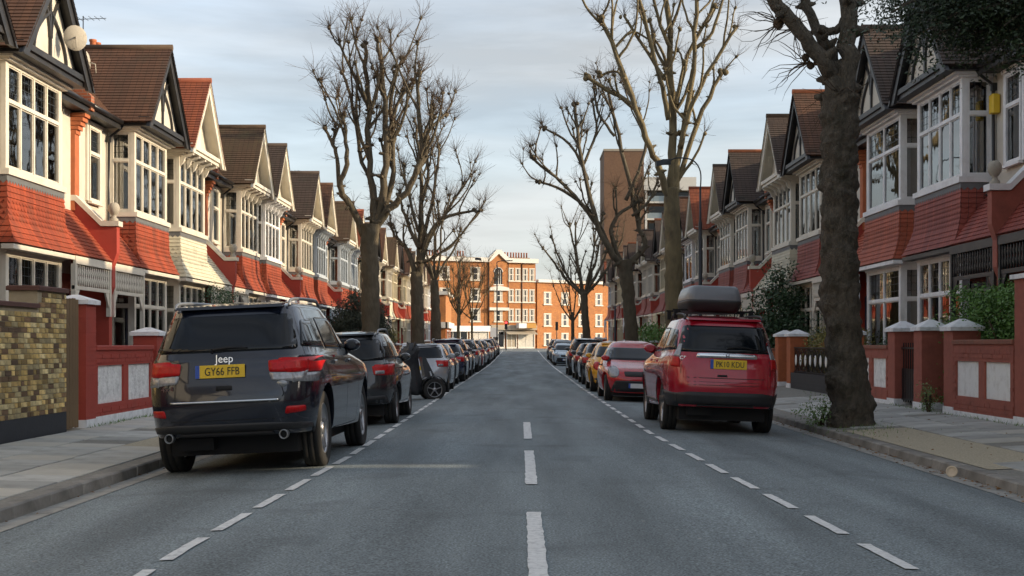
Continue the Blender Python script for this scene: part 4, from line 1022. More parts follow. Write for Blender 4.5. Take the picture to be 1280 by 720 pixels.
def patch(tree, poly, view, off=.004, grid=.07, skirt=.02, r=.03, mi=0):
    """a skin laid on the body: outline in view plane, thrown onto the surface"""
    pts = rnd(poly, r) if r else poly
    bm = bmesh.new(); vs = [bm.verts.new((a, b_, 0)) for a, b_ in pts]; bm.faces.new(vs)
    for ax in (0, 1):
        lo = min(p[ax] for p in pts); hi = max(p[ax] for p in pts); g = lo+grid
        while g < hi-.004:
            co = Vector((0, 0, 0)); co[ax] = g; no = Vector((0, 0, 0)); no[ax] = 1
            bmesh.ops.bisect_plane(bm, geom=bm.verts[:]+bm.edges[:]+bm.faces[:], plane_co=co, plane_no=no); g += grid
    nrm = {}
    for v in bm.verts:
        a, b_ = v.co.x, v.co.y
        if isinstance(view, tuple):
            an = a/.35; px_, py_, sg_ = view; dd = Vector((sg_*math.sin(an), -math.cos(an), 0)); o, d = Vector((px_, py_, b_))+dd*3, -dd
        else: o, d = {'rear': (Vector((a, -9, b_)), Vector((0, 1, 0))), 'front': (Vector((a, 9, b_)), Vector((0, -1, 0))), 'right': (Vector((9, a, b_)), Vector((-1, 0, 0))), 'left': (Vector((-9, a, b_)), Vector((1, 0, 0))), 'top': (Vector((a, b_, 9)), Vector((0, 0, -1)))}[view]
        hit, no, ix, ds = tree.ray_cast(o, d)
        if hit is None:
            near_ = tree.find_nearest(o+d*8.2); hit, no = near_[0], near_[1]
        if no.dot(d) > 0: no = -no
        v.co = hit+no*off; nrm[v] = no.copy()
    be = [e for e in bm.edges if e.is_boundary]
    for f in bm.faces: f.smooth = True
    if skirt:
        ret = bmesh.ops.extrude_edge_only(bm, edges=be)
        nv = [g for g in ret['geom'] if isinstance(g, bmesh.types.BMVert)]
        olds = [(v.co.copy(), nrm[v]) for v in nrm]
        for v in nv:
            no = min(olds, key=lambda q: (q[0]-v.co).length_squared)[1]; v.co -= no*(off+skirt)
    bmesh.ops.recalc_face_normals(bm, faces=bm.faces[:])
    # face outwards
    fs = max(bm.faces, key=lambda f: f.calc_area()); no = min(((v.co-fs.calc_center_median()).length_squared, i, n_) for i, (v, n_) in enumerate(nrm.items()))[2]
    if fs.normal.dot(no) < 0: bmesh.ops.reverse_faces(bm, faces=bm.faces[:])
    me = bpy.data.meshes.new('patch'); bm.to_mesh(me); bm.free()
    if mi:
        for p_ in me.polygons: p_.material_index = mi
    return me
def join(meshes, name):
    bm = bmesh.new()
    for me in meshes: bm.from_mesh(me)
    me = bpy.data.meshes.new(name); bm.to_mesh(me); bm.free(); return me
def mirx(poly): return [(-a, b_) for a, b_ in poly][::-1]
def wheel(parent, x, y, r, w=.22, side=1, spokes=7, mats=('rubber', 'alloy'), name='wheel'):
    def tf():
        b = MB(); h = w/2; rr = r
        b.lathe([(rr*.66, -h*.8), (rr*.86, -h), (rr*.965, -h*.93), (rr, -h*.72), (rr, -h*.36), (rr*.975, -h*.33), (rr*.975, -h*.27), (rr, -h*.24), (rr, h*.24), (rr*.975, h*.27), (rr*.975, h*.33), (rr, h*.36), (rr, h*.72), (rr*.965, h*.93), (rr*.86, h), (rr*.66, h*.8)], 36, axis='x', caps=False)
        return b
    t = cpart(('tyre', r, w), tf, name, M[mats[0]], parent, (x, y, r-.006))
    def rf():
        b = MB(); h = w/2; R0 = r*.68
        b.lathe([(R0, h*.78), (R0*.96, h*.86), (R0*.92, h*.6), (R0*.90, -h*.6)], 32, axis='x', caps=False)
        b.lathe([(0, -h*.1), (R0*.9, -h*.1)], 24, axis='x', caps=False, mi=1)
        b.lathe([(.0, h*.80), (r*.14, h*.78), (r*.17, h*.6), (r*.17, 0)], 16, axis='x', caps=False)
        for i in range(spokes):
            q = Matrix.Rotation(2*math.pi*i/spokes, 3, 'X')
            P = [(h*.58, -r*.045, r*.1), (h*.58, r*.045, r*.1), (h*.72, r*.028, R0*.95), (h*.72, -r*.028, R0*.95)]; Q = [(h*.3, p[1]*1.3, p[2]) for p in P]
            b.loft([[q @ Vector(p) for p in Q], [q @ Vector(p) for p in P]], True, True)
        return b
    o = cpart(('rim', r, w, spokes), rf, 'rim', [M[mats[1]], M['under']], t)
    if side < 0: t.rotation_euler = (0, 0, math.pi)
    return t
def mirror_part(parent, mp, x, y, z, s_=1):
    def f():
        b = MB()
        rings = []
        for t, k in ((0, .6), (.03, .9), (.08, 1), (.13, .8), (.15, .45)):
            rings.append([((.12+.11*k*math.cos(a)), -.04+t, .08+.075*k*math.sin(a)) for a in [2*math.pi*i/14 for i in range(14)]])
        b.loft(rings, True, True, 0, True); b.box(-.04, .10, .02, .08, .0, .05, 1); return b
    o = cpart('mirror', f, 'door_mirror', [mp, M['plastic']], parent, (x, y, z)); o.scale = (s_*1.0, 1, 1); return o
def plate(parent, txt, loc, rx=0, rz=0, col='plate_y'):
    b = MB(); b.box(-.26, .26, -.008, .0, -.0555, .0555); b.box(-.26, -.215, -.0095, -.0081, -.0555, .0555, 1)
    o = part(b, 'number_plate', [M[col], M['plate_b']], parent, loc); o.rotation_euler = (rx, 0, rz)
    if txt:
        me = text_mesh(txt, .098, .001); t = part(me, 'lettering', M['ink'], o, (.022, -.0115, -.004)); t.rotation_euler = (R(90), 0, 0); t.scale = (.92, 1.0, 1)
    return o
SUVK = [(0.42,-.93,.28,.92,.84), (0.38,-.972,.25,.965,.92), (0.50,-.992,.45,.985,.97), (0.66,-1,.62,1,.99), (0.84,-.985,.80,.99,1), (1.00,-.968,.92,.95,.985), (1.07,-.955,1.02,.62,.95), (1.11,-.945,1.10,.42,.915), (1.50,-.85,1.50,.12,.755), (1.61,-.80,1.61,-.02,.69), (1.665,-.62,1.675,-.18,.45)]
HATK = [(0.30,-.92,.22,.92,.84), (0.27,-.965,.20,.965,.92), (0.42,-.99,.38,.99,.97), (0.58,-1,.54,1,.99), (0.78,-.98,.68,.985,1), (0.90,-.955,.76,.93,.985), (0.95,-.94,.89,.62,.95), (0.99,-.925,.97,.44,.91), (1.32,-.77,1.33,.10,.74), (1.41,-.70,1.41,-.04,.67), (1.45,-.52,1.46,-.16,.42)]
RNDK = [(0.30,-.90,.24,.90,.82), (0.26,-.955,.22,.955,.91), (0.40,-.985,.38,.985,.97), (0.56,-1,.54,1,1), (0.74,-.965,.70,.965,.985), (0.88,-.90,.80,.88,.95), (0.95,-.85,.90,.66,.92), (0.99,-.82,.98,.50,.885), (1.32,-.58,1.36,.14,.70), (1.43,-.44,1.45,.02,.60), (1.49,-.26,1.50,-.10,.36)]
JEEPK = [(0.44,-.92,.30,.92,.86), (0.40,-.965,.28,.96,.92), (0.50,-.99,.45,.985,.96), (0.72,-1,.68,1,.985), (0.92,-.985,.88,.99,1), (1.06,-.968,1.00,.96,.985), (1.16,-.955,1.12,.60,.955), (1.205,-.945,1.18,.42,.925), (1.585,-.84,1.60,.10,.76), (1.69,-.795,1.71,-.03,.70), (1.745,-.6,1.76,-.18,.45)]
def ring_at(K, z, L_, H=1):
    """y of the rear surface centre, y of the front, at height z"""
    for a, b_ in zip(K, K[1:]):
        if a[0]*H <= z <= b_[0]*H:
            t = (z-a[0]*H)/max(1e-6, (b_[0]-a[0])*H); return (a[1]+(b_[1]-a[1])*t)*L_/2
    return K[-1][1]*L_/2
def seam(tree, pts, view, w=.007):
    """thin dark shut line following the skin"""
    b = []
    for (a0, b0), (a1, b1) in zip(pts, pts[1:]):
        d = Vector((a1-a0, b1-b0)); n = Vector((-d.y, d.x)).normalized()*w/2
        b.append(patch(tree, [(a0+n.x, b0+n.y), (a0-n.x, b0-n.y), (a1-n.x, b1-n.y), (a1+n.x, b1+n.y)], view, .0012, .1, 0, 0))
    return join(b, 'shut_line')
def arch_ring(tree, ya, zc, r0, r1, view):
    ms = []
    n = 14
    for i in range(n):
        a0, a1 = R(-18)+(math.pi+R(36))*i/n, R(-18)+(math.pi+R(36))*(i+1)/n
        P = [(ya+r0*math.cos(a0), zc+r0*math.sin(a0)), (ya+r1*math.cos(a0), zc+r1*math.sin(a0)), (ya+r1*math.cos(a1), zc+r1*math.sin(a1)), (ya+r0*math.cos(a1), zc+r0*math.sin(a1))]
        ms.append(patch(tree, P, view, .012, .2, .02, 0))
    return join(ms, 'arch_trim')
def base_car(kind, pm, label, cat='car', group=None, fancy=True):
    P = {'suv': dict(K=SUVK, L=4.38, W=1.82, rw=.34, ax=(-1.30, 1.36)), 'hatch': dict(K=HATK, L=4.05, W=1.73, rw=.315, ax=(-1.24, 1.27)), 'round': dict(K=RNDK, L=4.10, W=1.74, rw=.325, ax=(-1.22, 1.28)),
         'jeep': dict(K=JEEPK, L=4.82, W=1.94, rw=.40, ax=(-1.44, 1.47)), 'crossover': dict(K=SUVK, L=4.57, W=1.82, rw=.36, ax=(-1.28, 1.34), H=1.02)}[kind]
    K, L_, W_, rw, ax = P['K'], P['L'], P['W'], P['rw'], P['ax']; H = P.get('H', 1)
    root = empty({'jeep': 'parked_suv', 'suv': 'parked_suv', 'crossover': 'parked_suv'}.get(kind, 'parked_car')); tag(root, label, cat, group or 'parked cars')
    me = body_mesh(K, L_, W_, {'jeep': 6.2, 'crossover': 5.6, 'round': 3.6}.get(kind, 4.8), ax, rw+.055, H=H); T = bvh_of(me)
    bd = part(me, 'body', [pm, M['under']], root)
    bd.data.materials.clear(); bd.data.materials.append(pm); bd.data.materials.append(M['under'])
    for ya in ax:
        for s_ in (-1, 1): wheel(root, s_*(W_/2-.175), ya, rw, .235 if rw > .33 else .205, s_, 5 if kind == 'jeep' else 7)
    b = MB(); b.box(-W_*.36, W_*.36, -L_*.42, L_*.42, K[0][2]*H-.10, K[0][0]*H+.06); b.box(-W_*.44, W_*.44, ax[0]-.05, ax[0]+.05, rw-.06, rw+.06); b.box(-W_*.30, -W_*.1, -L_*.45, -L_*.36, .26, .38)
    part(b, 'underbody', M['under'], root)
    zb, zt = K[7][0]*H, K[8][0]*H   # belt, glass top
    wb, wt = K[7][4]*W_/2, K[8][4]*W_/2
    # windows
    rg = [(-wb*.86, zb+.03), (wb*.86, zb+.03), (wt*.90, zt+.015), (-wt*.90, zt+.015)]
    part(patch(T, rg, 'rear', .004, .06, .01, .05), 'rear_window', M['carglass'], root)
    fg = [(-wb*.90, zb+.02), (wb*.90, zb+.02), (wt*.95, zt+.0), (-wt*.95, zt+.0)]
    part(patch(T, fg, 'front', .004, .06, .01, .05), 'windscreen', M['carglass'], root)
    yr_b, yr_t = K[7][1]*L_/2, K[8][1]*L_/2; yf_b, yf_t = K[7][3]*L_/2, K[8][3]*L_/2
    yb = ax[0]+.32; yd = (yf_b+yb)/2-.02
    sides = [[(yr_b+.20, zb+.055), (yb-.03, zb+.03), (yb-.03, zt-.02), (yr_t+.22, zt-.05)], [(yb+.03, zb+.03), (yd-.03, zb+.015), (yd-.03, zt-.005), (yb+.03, zt-.015)], [(yd+.03, zb+.015), (yf_b-.26, zb+.0), (yf_t+.0, zt-.02), (yd+.03, zt-.005)]]
    if kind in ('hatch', 'round'): sides = [[(yb-.30, zb+.05), (yb+.03+.25, zb+.02), (yb+.03+.25, zt-.01), (yr_t+.45, zt-.04)], [(yb+.34, zb+.015), (yf_b-.24, zb+.0), (yf_t+.0, zt-.02), (yb+.34, zt-.005)]]
    for v in ('right', 'left'):
        part(join([patch(T, q, v, .004, .08, .008, .05) for q in sides], 'side_window'), 'side_window', M['carglass'], root)
        lo = .34*H+.0
        door = [(yb+.02, zt-.03), (yb+.01, zb), (yb-.03, lo+.18), (yb+.22, lo+.03), (yd, lo+.02), (yd, zt)]
        d2 = [(yd, lo+.02), (yf_b-.30, lo+.02), (yf_b-.18, lo+.3), (yf_b-.20, zb-.02)]
        part(join([seam(T, door, v), seam(T, d2, v)], 'shut_line'), 'shut_line', M['under'], root)
        s_ = 1 if v == 'right' else -1
        for yy in (yb+.22, yd+.20):
            b = MB(); b.bevbox(-.012, .022, -.09, .09, -.018, .018, .008); hit = T.ray_cast(Vector((s_*9, yy, zb-.12)), Vector((-s_, 0, 0)))[0]
            part(b, 'door_handle', pm if kind != 'round' else M['plastic'], root, (hit.x+s_*.006, yy, zb-.12))
        hit = T.ray_cast(Vector((s_*9, yf_b-.36, zb+.02)), Vector((-s_, 0, 0)))[0]
        mirror_part(root, pm, hit.x-s_*.02, yf_b-.36, zb-.02, s_)
    if kind in ('suv', 'crossover', 'jeep'):
        for s_ in (-1, 1):
            xr = K[9][4]*W_/2*s_*.94; zr = K[9][0]*H+.045; b = MB()
            b.tube(cat_rom([(xr, K[9][1]*L_/2+.05, zr-.05), (xr, K[9][1]*L_/2+.25, zr+.02), (xr, -.4, zr+.045), (xr, K[9][3]*L_/2-.1, zr+.02), (xr, K[9][3]*L_/2+.1, zr-.06)], 4), .018, 6); part(b, 'roof_rail', M['greymetal'] if kind != 'crossover' else M['plastic'], root)
            if kind != 'jeep':
                for ya in ax: part(arch_ring(T, ya, rw-.04, rw+.057, rw+.12, 'right' if s_ > 0 else 'left'), 'arch_trim', M['plastic'], root)
    zr1 = K[0][0]*H
    b = MB(); b.prism([(-.01, -.01), (.16, .02), (.16, .035), (0, .02)], -wt*.8, wt*.8, plane='yz')
    part(b, 'roof_spoiler', pm, root, (0, K[9][1]*L_/2-.08, K[9][0]*H-.005))
    return root, T, P, me
def wrap_lamp(T, root, poly, yz, mname, nm, W_):
    ms = []
    for s_ in (-1, 1):
        q = poly if s_ > 0 else mirx(poly)
        ms = [patch(T, q, 'rear' if nm != 'headlight' else 'front', .008, .05, .012, .02)]
        if yz: ms.append(patch(T, yz, 'right' if s_ > 0 else 'left', .008, .05, .012, .02))
        part(join(ms, nm), nm, M[mname], root)
def ends(root, T, P, style='suv'):
    """lamps, plate, bumpers, grille common to the ordinary cars"""
    K, L_, W_ = P['K'], P['L'], P['W']; H = P.get('H', 1); w = W_/2; zb = K[7][0]*H; yr = -L_/2; yf = L_/2
    if style == 'round':
        for s_ in (-1, 1):
            def disc(cx, cz, r): return [(cx+r*math.cos(a), cz+r*1.1*math.sin(a)) for a in [2*math.pi*i/18 for i in range(18)]]
            part(patch(T, disc(s_*w*.72, .76, .11), 'rear', .012, .05, .015, 0), 'tail_light', M['redlamp'], root)
            part(patch(T, disc(s_*w*.70, .72, .125), 'front', .014, .05, .015, 0), 'headlight', M['clearlamp'], root)
        zl = .74
    else:
        z1, z0 = (zb-.04, zb-.24) if style != 'tall' else (zb+.3, zb-.22)
        wrap_lamp(T, root, [(w*.60, z0+.02), (w*.93, z0), (w*.93, z1), (w*.56, z1-.03)], [(yr+.08, z0+.02), (yr+.30, z0+.08), (yr+.42, z1-.03), (yr+.14, z1)], 'redlamp', 'tail_light', W_)
        zf = K[5][2]*H-.02
        wrap_lamp(T, root, [(w*.50, zf-.13), (w*.92, zf-.10), (w*.90, zf+.05), (w*.52, zf-.01)], [(yf-.42, zf+.02), (yf-.10, zf-.10), (yf-.10, zf+.04), (yf-.38, zf+.09)], 'clearlamp', 'headlight', W_)
        for s_ in (-1, 1):
            a, c = sorted((s_*w*.62, s_*w*.78)); part(patch(T, [(a, z0+.03), (c, z0+.03), (c, z0+.09), (a, z0+.09)], 'rear', .011, .05, .01, .01), 'reverse_light', M['clearlamp'], root)
    z0 = K[1][0]*H
    part(patch(T, [(-w*.84, z0+.01), (w*.84, z0+.01), (w*.80, z0+.15), (-w*.80, z0+.15)], 'rear', .006, .08, .01, .04), 'rear_bumper', M['plastic'], root)
    part(patch(T, [(-w*.78, K[1][2]*H+.03), (w*.78, K[1][2]*H+.03), (w*.66, K[3][2]*H-.02), (-w*.66, K[3][2]*H-.02)], 'front', .006, .08, .01, .05), 'lower_grille', M['plastic'], root)
    zg = K[5][2]*H-.10
    part(patch(T, [(-w*.40, zg-.08), (w*.40, zg-.08), (w*.43, zg+.04), (-w*.43, zg+.04)], 'front', .008, .08, .01, .03), 'grille', M['plastic'], root)
    zp = (zb-.24) if style != 'round' else .60; zp = max(zp, .5)
    hit = T.ray_cast(Vector((0, -9, zp)), Vector((0, 1, 0)))[0]; plate(root, None, (0, hit.y-.012, zp))
    zp = K[2][2]*H+.02; hit = T.ray_cast(Vector((0, 9, zp)), Vector((0, -1, 0)))[0]; plate(root, None, (0, hit.y+.012, zp), 0, math.pi, 'plate_w')
def seat(root, X, Y, facing=1, yaw=0):
    """stand a car on the cambered road at its centre X, Y"""
    z = road_z(X, Y); zl, zr = road_z(X-.8, Y), road_z(X+.8, Y)
    roll = math.atan2(zr-zl, 1.6); pit = math.atan2(rise(Y+1.3)-rise(Y-1.3), 2.6)
    zc = (zl+zr)/2
    root.location = (X, Y, zc)
    m = Matrix.Rotation(-roll, 3, 'Y') @ Matrix.Rotation(pit, 3, 'X')
    if yaw: m = m @ Matrix.Rotation(R(yaw), 3, 'Z')
    if facing < 0: m = m @ Matrix.Rotation(math.pi, 3, 'Z')
    root.rotation_euler = m.to_euler()
# ---- the dark blue SUV, left foreground
pj = paint('dark blue black car paint', (.006, .009, .020), .22, .2)
root, T, P, me = base_car('jeep', pj, 'dark blue black SUV parked nearest on the left, yellow plate GY66 FFB', group='parked cars')
w = .97; yr = -2.41
ty = 1.01
for s_ in (-1, 1):
    v = 'right' if s_ > 0 else 'left'
    q = [(w*.50, 1.02), (w*.965, 1.00), (w*.965, 1.155), (w*.49, 1.13)]; q = q if s_ > 0 else mirx(q)
    sd_ = [(yr+.10, 1.00), (yr+.33, 1.03), (yr+.36, 1.14), (yr+.12, 1.155)]
    tl = part(join([patch(T, q, 'rear', .012, .05, .014, .02), patch(T, sd_, v, .012, .05, .014, .02)], 'tail_light'), 'tail_light', M['redlamp'], root)
    q = [(w*.53, .935), (w*.955, .90), (w*.962, .992), (w*.50, 1.012)]; q = q if s_ > 0 else mirx(q)
    sd_ = [(yr+.10, .90), (yr+.22, .94), (yr+.31, 1.02), (yr+.12, .992)]
    part(join([patch(T, q, 'rear', .012, .05, .014, .02), patch(T, sd_, v, .012, .05, .014, .02)], 'reverse_lens'), 'reverse_lens', M['clearlamp'], tl)
    q = [(w*.66, .60), (w*.86, .615), (w*.86, .675), (w*.68, .675)]; q = q if s_ > 0 else mirx(q)
    part(patch(T, q, 'rear', .006, .05, .01, .02), 'rear_fog_light', M['redlamp'], root)
    b = MB(); b.lathe([(.038, .05), (.038, -.04), (.046, -.045), (.048, -.03), (.048, .05)], 20, axis='y', caps=False); b.lathe([(0, .0), (.05, .0)], 16, axis='y', caps=False, mi=1)
    part(b, 'exhaust_pipe', [M['greymetal'], M['under']], root, (s_*.62, yr+.06, .40))
    zf = 1.0; q = [(w*.48, .86), (w*.92, .88), (w*.90, 1.0), (w*.5, .97)]; q = q if s_ > 0 else mirx(q)
    part(patch(T, q, 'front', .01, .05, .012, .02), 'headlight', M['clearlamp'], root)
# lower bumper moulding, shut lines of the tailgate, bright strip, handle
part(patch(T, [(-w*.88, .385), (w*.88, .385), (w*.90, .50), (w*.52, .525), (-w*.52, .525), (-w*.90, .50)], 'rear', .012, .06, .02, .03), 'lower_bumper', M['plastic'], root)
part(patch(T, [(-.56, .34), (.56, .34), (.50, .44), (-.50, .44)], 'rear', .03, .08, .05, .02), 'tow_cover', M['under'], root)
part(patch(T, [(-w*.60, .738), (w*.60, .738), (w*.60, .755), (-w*.60, .755)], 'rear', .014, .08, .02, .004), 'bright_strip', M['chrome'], root)
part(join([seam(T, [(-w*.62, 1.13), (-w*.62, .93), (-w*.66, .80), (-w*.60, .73), (w*.60, .73), (w*.66, .80), (w*.62, .93), (w*.62, 1.13)], 'rear', .010), seam(T, [(-w*.9, .60), (-w*.7, .56), (w*.7, .56), (w*.9, .60)], 'rear', .008)], 'tailgate_line'), 'tailgate_line', M['under'], root)
part(patch(T, [(-.09, .855), (.09, .855), (.085, .90), (-.085, .90)], 'rear', .004, .05, .01, .01), 'tailgate_handle', M['under'], root)
def on_rear(T, z, x=0):
    h = T.ray_cast(Vector((x, -9, z)), Vector((0, 1, 0))); return h[0], h[1]
h, n_ = on_rear(T, 1.045); plate(root, 'GY66 FFB', (-.04, h.y-.02, 1.045), R(-8)).scale = (1.03, 1, 1.15)
h, n_ = on_rear(T, 1.17); t = part(text_mesh('Jeep', .115, .006), 'badge_lettering', M['chrome'], root, (.0, h.y-.014, 1.165)); t.rotation_euler = (R(90-8), 0, 0)
h, n_ = on_rear(T, .88, -.62); t = part(text_mesh('4x4', .075, .003), 'badge_lettering', M['chrome'], root, (-.62, h.y-.012, .885)); t.rotation_euler = (R(90), 0, R(-8)); t.scale = (1.3, 1, 1)
b = MB(); b.lathe([(0, -.008), (.045, -.006), (.05, 0)], 18, axis='y', caps=False); h, n_ = on_rear(T, .90, .62); o = part(b, 'round_badge', M['greymetal'], root, (.62, h.y-.003, .90)); o.scale = (1.2, 1, .7)
h, n_ = on_rear(T, 1.27); b = MB(); b.tube([(-.02, -.025, 0), (.16, -.03, .02), (.36, -.02, .015)], [.016, .012, .008], 6); b.tube([(-.04, 0, -.01), (-.02, -.03, 0)], .022, 6); part(b, 'rear_wiper', M['under'], root, (-.12, h.y-.004, 1.255))
b = MB(); b.loft([[(-.02, -.06, 0), (.02, -.06, 0), (.02, .07, 0), (-.02, .07, 0)], [(-.004, -.05, .075), (.004, -.05, .075), (.004, -.02, .075), (-.004, -.02, .075)]], True, True); part(b, 'roof_aerial', M['under'], root, (0, -1.45, 1.755))
root.scale = (1.02, 1.02, 1.11); seat(root, -3.15, 14.05+2.41, yaw=-1.4)
# ---- the red crossover, right
pr = paint('red car paint', (.40, .005, .022), .25, .1)
root, T, P, me = base_car('crossover', pr, 'red SUV parked on the right, grey roof box and yellow plate PK10 KDU', group='parked cars')
w = .91; yr = -2.285
for s_ in (-1, 1):
    v = 'right' if s_ > 0 else 'left'
    for (za, zc_, mn, nm) in ((1.085, 1.27, 'clearlamp', 'reverse_light'), (.94, 1.083, 'redlamp', 'tail_light')):
        cv = (s_*.56, yr+.38, s_); k0 = .60 if za > 1.05 else .50
        part(patch(T, [(k0*.35, za), (1.28*.35, za+.01), (1.22*.35, zc_), ((k0+.12)*.35, zc_)], cv, .014, .03, .016, .012), nm, M[mn], root)
    q = [(w*.48, .80), (w*.92, .82), (w*.90, .95), (w*.5, .92)]; q = q if s_ > 0 else mirx(q)
    part(patch(T, q, 'front', .01, .05, .012, .02), 'headlight', M['clearlamp'], root)
part(patch(T, [(-w*.93, .36), (w*.93, .36), (w*.94, .56), (w*.6, .60), (-w*.6, .60), (-w*.94, .56)], 'rear', .012, .06, .02, .03), 'lower_bumper', M['plastic'], root)
for v in ('right', 'left'): part(patch(T, [(-2.1, .39), (-1.73, .39), (-1.70, .60), (-2.15, .57)], v, .012, .08, .02, .02), 'bumper_corner', M['plastic'], root); part(patch(T, [(-.86, .32), (.92, .30), (.92, .42), (-.86, .43)], v, .012, .1, .02, .02), 'sill_trim', M['plastic'], root)
part(patch(T, [(-.45, .33), (.45, .33), (.42, .42), (-.42, .42)], 'rear', .03, .08, .05, .02), 'tow_bracket', M['under'], root)
part(patch(T, [(-.45, 1.085), (.47, 1.085), (.45, 1.135), (.1, 1.15), (-.1, 1.15), (-.43, 1.14)], 'rear', .024, .05, .03, .02), 'chrome_bar', M['chrome'], root)
h, n_ = on_rear(T, 1.115)
t = part(text_mesh('H', .085, .004), 'emblem', M['plastic'], root, (0.02, h.y-.034, 1.115)); t.rotation_euler = (R(86), 0, 0)
part(join([seam(T, [(-w*.73, 1.12), (-w*.74, .86), (-w*.62, .80), (w*.62, .80), (w*.74, .86), (w*.73, 1.12)], 'rear', .010), seam(T, [(-w*.95, .70), (w*.95, .70)], 'rear', .008), seam(T, [(-w*.95, .745), (w*.95, .745)], 'rear', .005)], 'tailgate_line'), 'tailgate_line', M['under'], root)
h, n_ = on_rear(T, 1.0); plate(root, 'PK10 KDU', (0.03, h.y-.018, 1.0), R(-4)).scale = (1.05, 1, 1.18)
h, n_ = on_rear(T, 1.12, -.6); t = part(text_mesh('CR-V', .07, .003), 'badge_lettering', M['chrome'], root, (-.60, h.y-.014, 1.075)); t.rotation_euler = (R(88), 0, R(-6)); t.scale = (1.25, 1, 1)
h, n_ = on_rear(T, 1.23); b = MB(); b.tube([(.02, -.025, 0), (.2, -.03, .03), (.48, -.02, -.01)], [.016, .012, .008], 6); part(b, 'rear_wiper', M['under'], root, (0, h.y-.004, 1.225))
part(patch(T, [(-.14, .82), (.02, .82), (.01, .85), (-.13, .85)], 'rear', .004, .05, .01, .01), 'tailgate_handle', M['under'], root)
zt = 1.71
for yb_ in (-.55, .35):
    b = MB(); b.box(-.66, .66, -.03, .03, .075, .10); b.box(-.64, -.58, -.035, .035, -.05, .09); b.box(.58, .64, -.035, .035, -.05, .09); part(b, 'roof_bar', M['under'], root, (0, yb_-.15, zt))
b = MB(); rings = []
for (z_, kx, ky) in ((.0, .80, .90), (.03, .90, .95), (.12, .985, .99), (.155, 1.0, 1.0), (.17, 1.0, 1.0), (.172, .985, .985), (.19, .985, .985), (.27, .955, .965), (.345, .90, .92), (.385, .85, .88), (.40, .80, .84), (.402, .4, .5)):
    ring = []
    for i in range(48):
        a = 2*math.pi*(i+.5)/48; c, s_ = math.cos(a), math.sin(a); ring.append((.45*kx*math.copysign(abs(c)**(2/7), c), .85*ky*math.copysign(abs(s_)**(2/7), s_), z_))
    rings.append(ring)
b.loft(rings[:6], True, True, 1, True); b.loft(rings[5:], True, True, 0, True)
rb = part(b, 'roof_box', [mat('grey roof box', (.16, .17, .185), .42, .08, 4, .05, coat=.3), M['plastic']], root, (-.02, -.25, zt+.06))
t = part(text_mesh('THULE', .05, .002), 'lettering', M['plate_w'], rb, (.05, -.775, .29)); t.rotation_euler = (R(80), 0, 0)
root.scale = (1.05, 1.04, 1.11); seat(root, 3.20, 20.2+2.285)
# ---- the other cars: three bodies, repainted
CARC = {'darkgrey': (.035, .036, .04), 'silver': (.42, .43, .45), 'black': (.012, .012, .014), 'navy': (.016, .024, .06), 'purple': (.05, .022, .045), 'grey': (.12, .125, .13), 'white': (.62, .62, .62), 'red': (.48, .010, .015), 'yellow': (.85, .40, .01), 'paleblue': (.38, .48, .55), 'bronze': (.09, .065, .045), 'darkred': (.14, .012, .016)}
PT = {k: paint(k+' car paint', v, .26, .35 if k in ('silver', 'grey', 'bronze', 'darkgrey', 'paleblue') else 0) for k, v in CARC.items()}
PROTO = {}
KIDS = None
def place_car(kind, color, X, Y, label, facing=1, style=None):
    if kind not in PROTO:
        root, T, P, me = base_car(kind, PT['silver'], label); ends(root, T, P, 'round' if kind == 'round' else ('tall' if kind == 'tall' else 'suv'))
        PROTO[kind] = root; r = root
    else:
        kids = {}
        for c in COL.objects:
            if c.parent: kids.setdefault(c.parent, []).append(c)
        r = copy_tree(PROTO[kind], None, kids)
    r['label'] = label
    for ch in [c for c in COL.objects if c.parent == r]:
        for i, sl_ in enumerate(ch.material_slots):
            if sl_.material and 'car paint' in sl_.material.name: sl_.link = 'OBJECT'; sl_.material = PT[color]
    L_ = {'suv': 4.38, 'hatch': 4.05, 'round': 4.10}[kind]
    seat(r, X, Y+L_/2, facing); return r
place_car('suv', 'darkgrey', -3.05, 22.1, 'dark grey SUV with silver roof rails parked ahead of the nearest one on the left')
LC = [('hatch', 'silver', 36.9, 'silver hatchback parked just beyond the covered scooter'), ('hatch', 'grey', 42.3, 'grey hatchback parked in front of the silver one beyond the scooter'), ('hatch', 'navy', 47.3, 'navy hatchback parked third beyond the covered scooter'),
      ('suv', 'purple', 52.3, 'dark purple SUV parked left, beyond the navy hatchback'), ('hatch', 'black', 57.8, 'black hatchback parked left, beyond the dark purple SUV'), ('suv', 'silver', 63.2, 'silver SUV parked left, beyond the black hatchback'),
      ('hatch', 'red', 69, 'red hatchback parked in the left row'), ('suv', 'grey', 74.6, 'grey SUV parked left, just beyond the red hatchback'), ('hatch', 'white', 80.2, 'white hatchback parked in the left row'),
      ('suv', 'silver', 86, 'silver SUV parked left, beyond the white hatchback'), ('hatch', 'darkred', 92, 'dark red hatchback parked far along the left row'), ('hatch', 'silver', 98, 'silver hatchback parked left, beyond the dark red one'),
      ('suv', 'black', 104, 'black SUV parked far along the left row'), ('hatch', 'grey', 110, 'grey hatchback parked left, beyond the far black SUV'), ('suv', 'navy', 116, 'navy SUV parked near the far end of the left row'), ('hatch', 'black', 123, 'black hatchback parked last in the left row')]
for k, (kd, c, y, lab) in enumerate(LC):
    place_car(kd, c, -2.95+random.Random(k).uniform(-.08, .08), y, lab)
r = place_car('round', 'red', 2.86, 31.0, 'red round lamped hatchback facing the viewer behind the red SUV', -1)
place_car('round', 'yellow', 2.84, 37.0, 'yellow beetle shaped car with round red tail lamps')
place_car('hatch', 'darkgrey', 2.90, 43.6, 'dark grey hatchback parked beyond the yellow car')
